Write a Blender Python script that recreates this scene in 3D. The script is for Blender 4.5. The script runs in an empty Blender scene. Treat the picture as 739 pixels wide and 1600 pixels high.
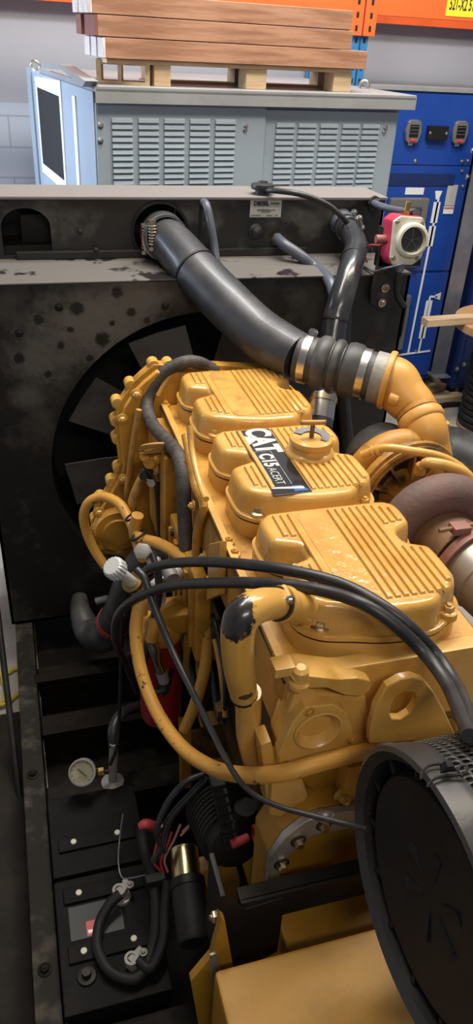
import bpy, bmesh, math, random
from mathutils import Vector, Matrix
random.seed(7)
V = Vector
sc = bpy.context.scene
COL = sc.collection

# ------------------------------------------------------------------ camera
F_PX, PITCH, YAW, ROLL, EYE = 1174.0, math.radians(32.6), math.radians(17.5), math.radians(3.5), 2.55
cF = V((math.cos(PITCH)*math.sin(YAW), math.cos(PITCH)*math.cos(YAW), -math.sin(PITCH)))
r0 = V((math.cos(YAW), -math.sin(YAW), 0)); u0 = r0.cross(cF)
cR = math.cos(ROLL)*r0 + math.sin(ROLL)*u0
cU = -math.sin(ROLL)*r0 + math.cos(ROLL)*u0
cd = bpy.data.cameras.new('camera'); cam = bpy.data.objects.new('camera', cd); COL.objects.link(cam)
cd.sensor_fit = 'VERTICAL'; cd.sensor_height = 36; cd.lens = F_PX/1600*36; cd.clip_start = .02
M = Matrix((cR, cU, -cF)).transposed().to_4x4(); M.translation = (0, 0, EYE); cam.matrix_world = M
sc.camera = cam

# ------------------------------------------------------------------ world, lights, exposure
w = bpy.data.worlds.new('world'); sc.world = w; w.use_nodes = True
w.node_tree.nodes['Background'].inputs[0].default_value = (.72, .80, 1, 1)
w.node_tree.nodes['Background'].inputs[1].default_value = .22
sc.view_settings.view_transform = 'Standard'; sc.view_settings.look = 'None'
sc.view_settings.gamma = 1; sc.view_settings.use_curve_mapping = False
sc.view_settings.exposure = 0.0

def area(name, loc, target, size, sizey, power, col, spread=180):
    l = bpy.data.lights.new(name, 'AREA'); l.shape = 'RECTANGLE'; l.size = size; l.size_y = sizey
    l.energy = power; l.color = col; l.spread = math.radians(spread)
    o = bpy.data.objects.new(name, l); COL.objects.link(o); o.location = loc
    o.rotation_euler = (V(target)-V(loc)).to_track_quat('-Z', 'Y').to_euler()
    return o
area('ceiling_strip_light', (2.2, 2.4, 4.9), (1.1, 2.3, 1), .5, 3.2, 150, (1, .90, .74))
area('ceiling_strip_light', (.5, 2.7, 4.9), (.9, 3.0, 1), .4, 2.6, 110, (1, .92, .80))
area('ceiling_strip_light', (.5, -1.3, 4.1), (.7, 1.4, 1.1), 1.6, .4, 42, (1, .91, .78))
area('side_daylight', (-3.4, 5.0, 2.9), (.3, 4.75, 1.9), 1.6, 1.6, 42, (.66, .80, 1), 60)
area('ceiling_strip_light', (1.6, 3.6, 4.9), (1.5, 5.0, 1.6), 2.6, .4, 130, (.95, .97, 1))

# ------------------------------------------------------------------ measuring: a point of the place from its bearing and one known coordinate
def at(x, y, X=None, Y=None, Z=None):
    d = cF*F_PX + cR*(x-369.5) - cU*(y-800)
    if X is not None: k = X/d.x
    elif Y is not None: k = Y/d.y
    else: k = (Z-EYE)/d.z
    return d*k + V((0, 0, EYE))

# ------------------------------------------------------------------ materials
def mat(name, col, rough=.5, metal=0, col2=None, scale=8, lo=.45, hi=.6, bump=0, bscale=60, rough2=None, coat=0, stretch=None, spec=None, detail=6):
    m = bpy.data.materials.new(name); m.use_nodes = True
    nt = m.node_tree; b = nt.nodes['Principled BSDF']
    b.inputs['Base Color'].default_value = (*col, 1); b.inputs['Roughness'].default_value = rough
    b.inputs['Metallic'].default_value = metal
    if coat: b.inputs['Coat Weight'].default_value = coat; b.inputs['Coat Roughness'].default_value = .12
    if spec is not None: b.inputs['Specular IOR Level'].default_value = spec
    tc = nt.nodes.new('ShaderNodeTexCoord'); src = tc.outputs['Object']
    if stretch:
        mp = nt.nodes.new('ShaderNodeMapping'); mp.inputs['Scale'].default_value = stretch
        nt.links.new(src, mp.inputs['Vector']); src = mp.outputs['Vector']
    if col2:
        n = nt.nodes.new('ShaderNodeTexNoise'); n.inputs['Scale'].default_value = scale; n.inputs['Detail'].default_value = detail
        n.inputs['Roughness'].default_value = .62
        r = nt.nodes.new('ShaderNodeMapRange'); r.inputs[1].default_value = lo; r.inputs[2].default_value = hi
        mx = nt.nodes.new('ShaderNodeMix'); mx.data_type = 'RGBA'
        mx.inputs[6].default_value = (*col, 1); mx.inputs[7].default_value = (*col2, 1)
        nt.links.new(src, n.inputs['Vector']); nt.links.new(n.outputs[0], r.inputs[0])
        nt.links.new(r.outputs[0], mx.inputs[0]); nt.links.new(mx.outputs[2], b.inputs['Base Color'])
        if rough2 is not None:
            rr = nt.nodes.new('ShaderNodeMapRange'); rr.inputs[3].default_value = rough; rr.inputs[4].default_value = rough2
            nt.links.new(r.outputs[0], rr.inputs[0]); nt.links.new(rr.outputs[0], b.inputs['Roughness'])
    if bump:
        n2 = nt.nodes.new('ShaderNodeTexNoise'); n2.inputs['Scale'].default_value = bscale; n2.inputs['Detail'].default_value = 4
        bp = nt.nodes.new('ShaderNodeBump'); bp.inputs['Strength'].default_value = bump; bp.inputs['Distance'].default_value = .004
        nt.links.new(src, n2.inputs['Vector']); nt.links.new(n2.outputs[0], bp.inputs['Height']); nt.links.new(bp.outputs[0], b.inputs['Normal'])
    return m

def add_patch(m, centre, radius, col, scale=30, stretch=(1, 1, 1), soft=0):
    """worn patch with a ragged edge around one spot of a surface (object space)"""
    nt = m.node_tree; b = nt.nodes['Principled BSDF']
    old = b.inputs['Base Color'].links[0].from_socket if b.inputs['Base Color'].links else None
    tc = nt.nodes.new('ShaderNodeTexCoord')
    sub = nt.nodes.new('ShaderNodeVectorMath'); sub.operation = 'SUBTRACT'; sub.inputs[1].default_value = centre
    mul = nt.nodes.new('ShaderNodeVectorMath'); mul.operation = 'MULTIPLY'; mul.inputs[1].default_value = stretch
    ln = nt.nodes.new('ShaderNodeVectorMath'); ln.operation = 'LENGTH'
    n = nt.nodes.new('ShaderNodeTexNoise'); n.inputs['Scale'].default_value = scale; n.inputs['Detail'].default_value = 8; n.inputs['Roughness'].default_value = .7
    nt.links.new(tc.outputs['Object'], sub.inputs[0]); nt.links.new(sub.outputs[0], mul.inputs[0]); nt.links.new(mul.outputs[0], ln.inputs[0])
    nt.links.new(tc.outputs['Object'], n.inputs['Vector'])
    a = nt.nodes.new('ShaderNodeMath'); a.operation = 'MULTIPLY_ADD'; a.inputs[1].default_value = radius*1.6; a.inputs[2].default_value = -radius*.8
    nt.links.new(n.outputs[0], a.inputs[0])
    s = nt.nodes.new('ShaderNodeMath'); s.operation = 'ADD'; nt.links.new(ln.outputs['Value'], s.inputs[0]); nt.links.new(a.outputs[0], s.inputs[1])
    r = nt.nodes.new('ShaderNodeMapRange'); r.inputs[1].default_value = radius*(.96-soft); r.inputs[2].default_value = radius*(1.04+soft*.4); r.inputs[3].default_value = 1; r.inputs[4].default_value = 0
    nt.links.new(s.outputs[0], r.inputs[0])
    mx = nt.nodes.new('ShaderNodeMix'); mx.data_type = 'RGBA'; mx.inputs[7].default_value = (*col, 1)
    if old: nt.links.new(old, mx.inputs[6])
    else: mx.inputs[6].default_value = b.inputs['Base Color'].default_value
    nt.links.new(r.outputs[0], mx.inputs[0]); nt.links.new(mx.outputs[2], b.inputs['Base Color'])

YEL = (.62, .352, .085)
yellow = mat('yellow_enamel', YEL, .34, 0, (.50, .235, .03), 9, .5, .75, .10, 90, coat=.25)
yellow_oily = mat('yellow_enamel_oily', YEL, .22, 0, (.52, .25, .04), 11, .42, .7, .5, 34, coat=.5)
yellow_wet = mat('oily_wet_enamel', (.62, .345, .08), .14, 0, (.55, .29, .06), 16, .45, .6, 1.0, 42, coat=.9)
yellow_stain = mat('stained_enamel', (.60, .33, .07), .3, 0, (.33, .17, .05), 9, .42, .66, .4, 60)
battery_label = mat('battery_label_grey', (.02, .02, .022), .5)
yellow_dirty = mat('yellow_enamel_grimy', (.55, .275, .035), .45, 0, (.22, .10, .018), 8, .48, .7, .2, 70)
yellow_dark = mat('yellow_enamel_dimmed', (.37, .185, .013), .5, 0, (.30, .145, .010), 14, .45, .7, .1, 120)  # yellow darkened to hold the dim light over the generator
yellow_pipe = mat('yellow_pipe_enamel', (.62, .345, .075), .28, 0, (.55, .27, .03), 12, .5, .8, .05, 90, coat=.4)
orange_yellow = mat('cast_elbow_enamel', (.56, .285, .06), .42, 0, (.50, .22, .03), 7, .5, .75, .12, 120)
hose_yellow = mat('yellow_hose_rubber', (.60, .30, .05), .5, 0, (.06, .035, .015), 42, .62, .66, .1, 90, stretch=(1, 1, 1))
hose_tan = mat('tan_hose_rubber', (.42, .22, .05), .55, 0, (.22, .11, .03), 20, .5, .7)
gasket = mat('gasket_black', (.012, .011, .01), .6)
black_paint = mat('black_panel_paint', (.013, .012, .011), .42, 0, (.075, .07, .062), 5, .52, .72, .1, 60, rough2=.7)
black_worn = mat('black_worn_paint', (.011, .010, .009), .45, 0, (.04, .036, .03), 4.5, .5, .66, .3, 34, rough2=.75)
black_ledge = mat('dusty_ledge_paint', (.10, .092, .084), .6, 0, (.014, .012, .012), 6, .55, .60, .2, 40, rough2=.3)
lid_mat = mat('dusty_lid_paint', (.17, .155, .15), .6, 0, (.03, .027, .026), 4, .62, .66, .2, 40, rough2=.4)
black_dark = mat('black_steel', (.009, .008, .0075), .5, 0, (.022, .02, .018), 6, .5, .7, .1, 40, spec=.3)
drum_worn = mat('worn_drum_paint', (.028, .027, .026), .4, 0, (.15, .13, .10), 6, .62, .68, .15, 50, rough2=.6)
dark_brown = mat('dark_brown_recess', (.035, .022, .012), .7, 0, (.10, .05, .015), 12, .5, .7, .3, 60)  # dark brown for the hollow inside the compressor ring
block_dark = mat('dark_brown_block', (.16, .085, .018), .6, 0, (.03, .018, .008), 7, .38, .62, .3, 50)  # brown-black tone that makes the block darker below the head
skid_mat = mat('black_skid_steel', (.008, .0065, .005), .6, 0, (.03, .025, .018), 9, .55, .76, .3, 40, spec=.12)
battery_mat = mat('battery_black', (.0055, .005, .005), .6, 0, (.011, .009, .008), 12, .5, .7, .1, 60, spec=.12)
floor_sheet = mat('floor_sheet_black', (.012, .010, .008), .75, 0, (.028, .022, .016), 6, .45, .7, .3, 30, spec=.2)
rail_mat = mat('scuffed_rail_steel', (.012, .0095, .007), .65, 0, (.06, .052, .04), 10, .5, .68, .4, 40, spec=.2)
rubber = mat('black_rubber', (.018, .018, .02), .42, 0, (.04, .04, .042), 18, .5, .75)
rubber_dust = mat('dusty_rubber', (.032, .031, .032), .5, 0, (.09, .085, .08), 9, .45, .7)
rubber_matte = mat('matte_rubber', (.012, .0115, .0115), .6, 0, (.02, .019, .018), 9, .5, .7, spec=.3)
pipe_black = mat('satin_black_pipe', (.030, .031, .036), .40, 0, (.062, .060, .062), 8, .48, .7, .06, 40, coat=.12)
pipe_gloss = mat('gloss_black_hose', (.020, .021, .025), .28, 0, (.05, .048, .05), 8, .5, .7, .06, 40, coat=.3)
hose_blue = mat('grey_blue_hose', (.075, .085, .11), .38)
loom_mat = mat('wiring_loom_sleeve', (.07, .06, .052), .62, 0, (.035, .03, .028), 30, .4, .6, .5, 220)
fan_mat = mat('fan_blade_grey', (.10, .098, .096), .45, 0, (.055, .053, .052), 7, .45, .7)
steel = mat('bright_steel', (.62, .6, .56), .28, 1, (.4, .37, .33), 12, .5, .75)
zinc = mat('zinc_plated_steel', (.55, .47, .33), .32, 1, (.35, .25, .14), 14, .5, .7)
cast_grey = mat('cast_aluminium', (.30, .29, .27), .58, .3, (.2, .19, .17), 9, .45, .7, .3, 90)
alu = mat('aluminium_bead', (.50, .48, .44), .45, .75, (.3, .28, .25), 14, .5, .7, .2, 80)
rust = mat('rusted_casting', (.15, .08, .068), .68, 0, (.105, .07, .06), 6, .42, .65, .4, 80)
rust_pink = mat('heat_rust_clamp', (.30, .125, .10), .6, .2, (.16, .09, .07), 10, .45, .7, .3, 60)
rust_brown = mat('rusty_brown_iron', (.15, .08, .045), .65, 0, (.26, .13, .04), 9, .45, .7, .4, 60)
heat_steel = mat('heat_scorched_steel', (.42, .38, .33), .42, .7, (.07, .055, .05), 7, .54, .6, .1, 40)
comp_mat = mat('sooty_yellow_casting', (.42, .20, .03), .5, 0, (.07, .04, .018), 9, .47, .64, .3, 50)
red_paint = mat('red_filter_paint', (.26, .012, .016), .38, 0, (.15, .008, .01), 8, .5, .75)
red_box = mat('red_cast_box', (.52, .03, .075), .38, 0, (.42, .02, .06), 20, .5, .7)
red_rub = mat('red_silicone_band', (.33, .055, .035), .5, 0, (.2, .04, .03), 12, .5, .7)
pink_rub = mat('red_terminal_boot', (.42, .045, .055), .5)
wire_red = mat('red_wire', (.38, .035, .03), .45)
wire_pink = mat('pink_wire', (.45, .16, .17), .45)
white_pl = mat('ivory_plastic', (.62, .60, .50), .42, 0, (.5, .47, .38), 14, .5, .7)
white_dot = mat('cream_plug', (.62, .60, .48), .5)
glass_dark = mat('smoked_lens', (.035, .036, .034), .12, 0, (.08, .08, .07), 5, .5, .6)
dial_mat = mat('dusty_dial_face', (.30, .27, .17), .5, 0, (.22, .20, .13), 20, .45, .6)
brass = mat('brass', (.48, .33, .12), .35, 1, (.3, .2, .08), 18, .5, .7)
gold = mat('gold_passivated_steel', (.62, .52, .26), .24, 1, (.42, .34, .18), 10, .5, .75)
white_gal = mat('light_cast_valve', (.56, .58, .58), .42, .25, (.42, .43, .42), 20, .5, .7, .2, 60)
grey_paint = mat('grey_cabinet_paint', (.29, .345, .40), .38, 0, (.26, .31, .36), 3, .4, .7)
grey_lit = mat('lit_grey_panel_paint', (.33, .39, .46), .4, 0, (.30, .35, .42), 3, .4, .7)  # lighter copy of the cabinet grey, painted for the lit side
grey_lip = mat('grey_roof_paint', (.27, .275, .275), .45, 0, (.22, .22, .22), 4, .4, .7)
tape_white = mat('white_tape', (.72, .74, .76), .6)
void = mat('dark_opening', (.004, .004, .005), .8)
blue_cab = mat('blue_cabinet_enamel', (.012, .055, .30), .32, 0, (.010, .045, .25), 3, .4, .7, coat=.15)
blue_dark = mat('dark_blue_enamel', (.010, .026, .12), .4, 0, (.016, .03, .10), 5, .4, .7)
beam_grey = mat('galvanised_post', (.17, .18, .22), .35, .5, (.28, .28, .3), 3, .45, .7)
white_line = mat('white_line_tape', (.68, .70, .72), .5)
meter_grey = mat('meter_casing', (.13, .125, .12), .35, 0)
meter_black = mat('meter_black', (.010, .010, .011), .3)
red_led = mat('red_button', (.55, .05, .05), .4)
orange = mat('orange_rack_enamel', (.80, .125, .025), .42, 0, (.66, .09, .02), 5, .5, .75)
rack_blue = mat('blue_rack_enamel', (.03, .17, .36), .42, 0, (.025, .13, .28), 6, .5, .75)
label_yel = mat('yellow_label', (.86, .66, .03), .5)
ink = mat('black_ink', (.008, .008, .008), .6)
ink_grey = mat('grey_ink', (.13, .13, .125), .6)
silver_ink = mat('silver_print', (.66, .63, .56), .4, .2)
blue_ink = mat('blue_print', (.05, .11, .30), .3)
decal_blk = mat('decal_black', (.010, .011, .014), .14, 0, coat=.5)
plate_grey = mat('nameplate_silver', (.50, .49, .45), .4, .2, (.42, .41, .38), 20, .45, .7)
wood_red = mat('cedar_timber', (.40, .21, .125), .6, 0, (.26, .12, .065), 5, .42, .62, .15, 60, stretch=(.6, 7, 7))
wood_dark = mat('painted_red_end', (.22, .075, .06), .6, 0, (.15, .06, .05), 8, .45, .7)
wood_pale = mat('pallet_pine', (.60, .44, .27), .62, 0, (.44, .29, .16), 5, .42, .65, .15, 60, stretch=(.6, 7, 7))
wood_shade = mat('shaded_brown_pine', (.36, .22, .12), .65, 0, (.25, .15, .08), 8, .42, .65)  # darker pine: shade painted on inner pallet parts, plain brown elsewhere
wood_end = mat('sealed_white_end_grain', (.66, .60, .56), .6, 0, (.52, .40, .34), 18, .5, .7)
wood_table = mat('plywood_table', (.52, .30, .15), .5, 0, (.42, .22, .10), 3, .45, .65, stretch=(1, 5, 1))
cord_yel = mat('yellow_cord_sheath', (.45, .36, .035), .45)
paper = mat('paper_label', (.66, .67, .66), .6)

# block wall
def wall_mat():
    m = mat('painted_block_wall', (.40, .42, .47), .6)
    nt = m.node_tree; b = nt.nodes['Principled BSDF']
    tc = nt.nodes.new('ShaderNodeTexCoord'); mp = nt.nodes.new('ShaderNodeMapping')
    mp.inputs['Rotation'].default_value = (math.pi/2, 0, 0); mp.inputs['Location'].default_value = (.12, -.03, 0)
    br = nt.nodes.new('ShaderNodeTexBrick'); br.inputs['Scale'].default_value = 1
    br.inputs['Brick Width'].default_value = .4; br.inputs['Row Height'].default_value = .2; br.inputs['Mortar Size'].default_value = .006
    br.inputs['Color1'].default_value = (.45, .49, .57, 1); br.inputs['Color2'].default_value = (.42, .46, .54, 1); br.inputs['Mortar'].default_value = (.30, .33, .40, 1)
    nt.links.new(tc.outputs['Object'], mp.inputs[0]); nt.links.new(mp.outputs[0], br.inputs[0])
    sp = nt.nodes.new('ShaderNodeSeparateXYZ'); nt.links.new(tc.outputs['Object'], sp.inputs[0])
    lt = nt.nodes.new('ShaderNodeMath'); lt.operation = 'GREATER_THAN'; lt.inputs[1].default_value = 2.05
    nt.links.new(sp.outputs['Z'], lt.inputs[0])
    mx = nt.nodes.new('ShaderNodeMix'); mx.data_type = 'RGBA'; mx.inputs[7].default_value = (.36, .36, .39, 1)
    nt.links.new(lt.outputs[0], mx.inputs[0]); nt.links.new(br.outputs[0], mx.inputs[6]); nt.links.new(mx.outputs[2], b.inputs['Base Color'])
    return m
block_wall = wall_mat()
concrete = mat('concrete_floor', (.42, .385, .34), .7, 0, (.27, .24, .21), 2.2, .42, .68, .15, 40, detail=10)
def louvre_mat():
    return grey_paint

# ------------------------------------------------------------------ mesh builder
def frame(z):
    z = V(z).normalized(); a = V((0, 0, 1)) if abs(z.z) < .9 else V((1, 0, 0))
    x = a.cross(z).normalized(); return x, z.cross(x), z

def spline(pts, sub=6, closed=False):
    P = [V(p) for p in pts]; n = len(P); out = []
    if n == 2: return P
    rng = n if closed else n-1
    for i in range(rng):
        p0 = P[(i-1) % n] if closed or i > 0 else P[0]*2-P[1]
        p1 = P[i]; p2 = P[(i+1) % n]
        p3 = P[(i+2) % n] if closed or i < n-2 else P[-1]*2-P[-2]
        for k in range(sub):
            t = k/sub
            out.append(.5*((2*p1)+(p2-p0)*t+(2*p0-5*p1+4*p2-p3)*t*t+(3*p1-p0-3*p2+p3)*t**3))
    if not closed: out.append(P[-1])
    return out

class MB:
    def __init__(s): s.bm = bmesh.new()
    def face(s, vs):
        try: return s.bm.faces.new(vs)
        except ValueError: return None
    def box(s, c, size, rot=None, bev=0, seg=2):
        b = bmesh.new(); bmesh.ops.create_cube(b, size=1)
        for v in b.verts: v.co = V((v.co.x*size[0], v.co.y*size[1], v.co.z*size[2]))
        if bev: bmesh.ops.bevel(b, geom=list(b.edges), offset=min(bev, min(size)*.45), segments=seg, affect='EDGES', profile=.5)
        m = (rot.to_4x4() if rot else Matrix()); m.translation = V(c)
        s.merge(b, m); return s
    def bx(s, lo, hi, bev=0):
        lo, hi = V(lo), V(hi)
        return s.box((lo+hi)/2, [abs(hi[i]-lo[i]) for i in range(3)], None, bev)
    def beam(s, p0, p1, w, h, bev=0, up=(0, 0, 1)):
        p0, p1 = V(p0), V(p1); z = (p1-p0); L = z.length; z.normalize()
        x = V(up).cross(z).normalized(); y = z.cross(x)
        s.box((p0+p1)/2, (w, h, L), Matrix((x, y, z)).transposed(), bev); return s
    def merge(s, b, m=None):
        b.verts.index_update(); mp = [s.bm.verts.new(m @ v.co if m else v.co) for v in b.verts]
        for f in b.faces: s.face([mp[v.index] for v in f.verts])
        b.free(); return s
    def lathe(s, prof, o, axis, n=32, a0=0, a1=2*math.pi):
        """profile of (radius, distance along the axis)"""
        x, y, z = frame(axis); o = V(o); rings = []; full = abs(a1-a0-2*math.pi) < 1e-4
        cnt = n if full else n+1
        for r, h in prof:
            if r < 1e-6: rings.append([s.bm.verts.new(o+z*h)])
            else: rings.append([s.bm.verts.new(o+z*h+(x*math.cos(a0+(a1-a0)*i/n)+y*math.sin(a0+(a1-a0)*i/n))*r) for i in range(cnt)])
        for a, b in zip(rings, rings[1:]):
            for i in range(n if full else n):
                j = (i+1) % cnt
                if len(a) == 1 and len(b) == 1: continue
                if len(a) == 1: s.face([a[0], b[j], b[i]])
                elif len(b) == 1: s.face([a[i], a[j], b[0]])
                else: s.face([a[i], a[j], b[j], b[i]])
        return s
    def cyl(s, p0, p1, r, r2=None, n=24, bev=0):
        p0, p1 = V(p0), V(p1); L = (p1-p0).length; r2 = r if r2 is None else r2
        if bev: pr = [(0, 0), (r-bev, 0), (r-bev*.3, bev*.3), (r, bev), (r2, L-bev), (r2-bev*.3, L-bev*.3), (r2-bev, L), (0, L)]
        else: pr = [(0, 0), (r, 0), (r2, L), (0, L)]
        return s.lathe(pr, p0, p1-p0, n)
    def tube(s, pts, r, n=12, sub=6, closed=False, caps=True, radii=None, flat=1):
        P = spline(pts, sub, closed); m = len(P)
        if radii:
            R = []
            for i in range(m):
                t = i/(m-1)*(len(radii)-1); k = min(int(t), len(radii)-2); R.append(radii[k]+(radii[k+1]-radii[k])*(t-k))
        else: R = [r]*m
        T = []
        for i in range(m):
            a = P[(i-1) % m] if closed or i else P[0]; b = P[(i+1) % m] if closed or i < m-1 else P[-1]
            T.append((b-a).normalized())
        x, y, _ = frame(T[0]); rings = []
        for i in range(m):
            x = (x-T[i]*x.dot(T[i])).normalized(); y = T[i].cross(x)
            rings.append([s.bm.verts.new(P[i]+(x*math.cos(2*math.pi*k/n)*flat+y*math.sin(2*math.pi*k/n))*R[i]) for k in range(n)])
        for i in range(m if closed else m-1):
            a, b = rings[i], rings[(i+1) % m]
            for k in range(n): s.face([a[k], a[(k+1) % n], b[(k+1) % n], b[k]])
        if caps and not closed: s.face(rings[0][::-1]); s.face(rings[-1])
        return s
    def loft(s, loops, cap0=True, cap1=True):
        R = [[s.bm.verts.new(p) for p in L] for L in loops]; n = len(R[0])
        for a, b in zip(R, R[1:]):
            for i in range(n): s.face([a[i], a[(i+1) % n], b[(i+1) % n], b[i]])
        if cap0: s.face(R[0][::-1])
        if cap1: s.face(R[-1])
        return s
    def prism(s, poly, o, ux, uy, depth, bev=0):
        """polygon in the plane (ux, uy) through o, pushed by the vector depth"""
        ux, uy, d = V(ux), V(uy), V(depth); o = V(o)
        b = bmesh.new()
        A = [b.verts.new(o+ux*p[0]+uy*p[1]) for p in poly]; B = [b.verts.new(v.co+d) for v in A]
        n = len(A); b.faces.new(A[::-1]); b.faces.new(B)
        for i in range(n): b.faces.new([A[i], A[(i+1) % n], B[(i+1) % n], B[i]])
        bmesh.ops.recalc_face_normals(b, faces=b.faces)
        if bev: bmesh.ops.bevel(b, geom=list(b.edges), offset=bev, segments=2, affect='EDGES', profile=.5, clamp_overlap=True)
        return s.merge(b)
    def prism_pts(s, pts, depth, bev=0):
        o = V(pts[0]); b = [V(p)-o for p in pts]
        d = V(depth); q = []
        x, y, z = frame(d)
        return s.prism([(p.dot(x), p.dot(y)) for p in b], o, x, y, d, bev)
    def plate(s, outer, holes, o, ux, uy, depth):
        """flat plate with holes: polygons in (ux, uy)"""
        b = bmesh.new(); ux, uy, d, o = V(ux), V(uy), V(depth), V(o); E = []
        for L in [outer]+holes:
            vs = [b.verts.new(o+ux*p[0]+uy*p[1]) for p in L]
            E += [b.edges.new((vs[i], vs[(i+1) % len(vs)])) for i in range(len(vs))]
        bmesh.ops.triangle_fill(b, use_beauty=True, use_dissolve=False, edges=E)
        r = bmesh.ops.extrude_face_region(b, geom=list(b.faces))
        bmesh.ops.translate(b, vec=d, verts=[e for e in r['geom'] if isinstance(e, bmesh.types.BMVert)])
        bmesh.ops.recalc_face_normals(b, faces=b.faces)
        return s.merge(b)
    def bolt(s, p, axis, r=.012, h=.012, washer=True):
        x, y, z = frame(axis); p = V(p)
        if washer: s.lathe([(0, 0), (r*1.75, 0), (r*1.75, h*.22), (r*1.3, h*.4), (0, h*.4)], p, z, 20)
        s.lathe([(0, h*.3), (r*1.12, h*.3), (r*1.12, h*.9), (r*.9, h*1.15), (r*.5, h*1.2), (r*.5, h*1.5), (0, h*1.5)], p, z, 6)
        return s
    def sphere(s, c, r, n=16, sc_=(1, 1, 1)):
        b = bmesh.new(); bmesh.ops.create_uvsphere(b, u_segments=n, v_segments=n//2+1, radius=r)
        m = Matrix.Diagonal((*sc_, 1)); m.translation = V(c); return s.merge(b, m)
    def text(s, st, o, ux, uy, size, depth=.001, bold=0, align='CENTER', sx=1, shear=0):
        cu = bpy.data.curves.new('lettering', 'FONT'); cu.body = st; cu.size = size; cu.extrude = depth; cu.offset = bold
        cu.align_x = align; cu.align_y = 'CENTER'; cu.shear = shear
        ob = bpy.data.objects.new('lettering', cu); COL.objects.link(ob)
        me = bpy.data.meshes.new_from_object(ob.evaluated_get(bpy.context.evaluated_depsgraph_get()))
        ux, uy = V(ux).normalized(), V(uy).normalized(); uz = ux.cross(uy)
        m = Matrix((ux*sx, uy, uz)).transposed().to_4x4(); m.translation = V(o)
        mp = [s.bm.verts.new(m @ v.co) for v in me.vertices]
        for f in me.polygons: s.face([mp[i] for i in f.vertices])
        bpy.data.objects.remove(ob); bpy.data.curves.remove(cu); bpy.data.meshes.remove(me)
        return s
    def build(s, name, m, parent=None, smooth=38, local=False, label=None, bev=0):
        bm = s.bm; bmesh.ops.remove_doubles(bm, verts=bm.verts, dist=1e-6)
        bmesh.ops.recalc_face_normals(bm, faces=bm.faces)
        off = V((0, 0, 0)) if local or parent is None else ORG.get(parent.name, V((0, 0, 0)))
        me = bpy.data.meshes.new(name)
        if off.length: bmesh.ops.translate(bm, vec=-off, verts=bm.verts)
        bm.to_mesh(me); bm.free()
        me.materials.append(m)
        if smooth:
            me.polygons.foreach_set('use_smooth', [True]*len(me.polygons))
            me.set_sharp_from_angle(angle=math.radians(smooth))
        o = bpy.data.objects.new(name, me); COL.objects.link(o)
        if parent: o.parent = parent; ORG[o.name] = off
        if label: o['label'] = label
        if bev:
            md = o.modifiers.new('edge', 'BEVEL'); md.width = bev; md.segments = 2; md.limit_method = 'ANGLE'; md.angle_limit = math.radians(50)
        if smooth and len(me.polygons) < 4000:
            wn = o.modifiers.new('normals', 'WEIGHTED_NORMAL'); wn.keep_sharp = True; wn.weight = 80
        return o
ORG = {}
def tag(o, label, cat, group=None, kind=None):
    o['label'] = label; o['category'] = cat
    if group: o['group'] = group
    if kind: o['kind'] = kind
    return o
def thing(name, label, cat, loc, rotz=0, group=None):
    o = bpy.data.objects.new(name, None); COL.objects.link(o); o.empty_display_size = .1
    o.location = loc; o.rotation_euler = (0, 0, rotz); ORG[o.name] = V(loc)
    return tag(o, label, cat, group)
def single(mb, name, m, label, cat, base, group=None, smooth=38):
    """a thing that is one mesh, its origin at its base"""
    base = V(base); bmesh.ops.translate(mb.bm, vec=-base, verts=mb.bm.verts)
    o = mb.build(name, m, None, smooth); o.location = base
    return tag(o, label, cat, group)
def struct(mb, name, m):
    o = mb.build(name, m, None, 0); o['kind'] = 'structure'; return o
def circ(cx, cy, r, n=48, a0=0): return [(cx+r*math.cos(a0+2*math.pi*i/n), cy+r*math.sin(a0+2*math.pi*i/n)) for i in range(n)]
def ring(mb, c, axis, R, r, n=40, m=10, hw=None):
    """torus, or a flat band when hw (half width) is given"""
    if hw: return mb.lathe([(R, -hw), (R+r, -hw), (R+r, hw), (R, hw), (R, -hw)], c, axis, n)
    return mb.lathe([(R+r*math.cos(2*math.pi*k/m), r*math.sin(2*math.pi*k/m)) for k in range(m+1)], c, axis, n)
XA, YA, ZA = V((1, 0, 0)), V((0, 1, 0)), V((0, 0, 1))

# ================================================================== SETTING
struct(MB().bx((-4, -2.5, -.1), (8, 6.2, 0)), 'floor', concrete)
struct(MB().bx((-4, 6.1, 0), (8, 6.3, 5.2)), 'wall_back', block_wall)
struct(MB().bx((-4.15, -2.5, 0), (-4, 6.3, 5.2)), 'wall_left', block_wall)
struct(MB().bx((-4.15, -2.5, 5.2), (8, 6.3, 5.3)), 'ceiling', mat('ceiling_white', (.5, .5, .5), .8))
# ================================================================== GREY ENCLOSURE behind the radiator
EA = math.radians(7.5); E0 = V((.431, 3.9, 0)); EU = V((math.cos(EA), math.sin(EA), 0)); EV = V((-math.sin(EA), math.cos(EA), 0))
def enc(x, y, v=None, u=None):
    """bearing -> (u, v, z) in the enclosure's own axes"""
    d = cF*F_PX + cR*(x-369.5) - cU*(y-800); n = EV if u is None else EU
    k = (E0.dot(n) + (v if u is None else u))/d.dot(n); p = d*k + V((0, 0, EYE)); q = p-E0
    return V((q.dot(EU), q.dot(EV), p.z))
en = thing('generator_enclosure', 'grey louvred steel generator enclosure carrying stacked timber behind the black radiator', 'enclosure', E0, EA)
MB().bx((0, .012, .0), (1.66, 1.6, 2.285)).build('body', grey_lit, en, local=True, bev=.004)
rf = MB().bx((.0, -.05, 2.286), (1.715, 1.25, 2.312), .004)
rf.prism([(-.05, 2.245), (-.05, 2.30), (-.044, 2.30), (-.044, 2.245)], (0.0, 0, 0), YA, ZA, (1.715, 0, 0))
rf.build('roof', grey_lip, en, local=True)
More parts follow.
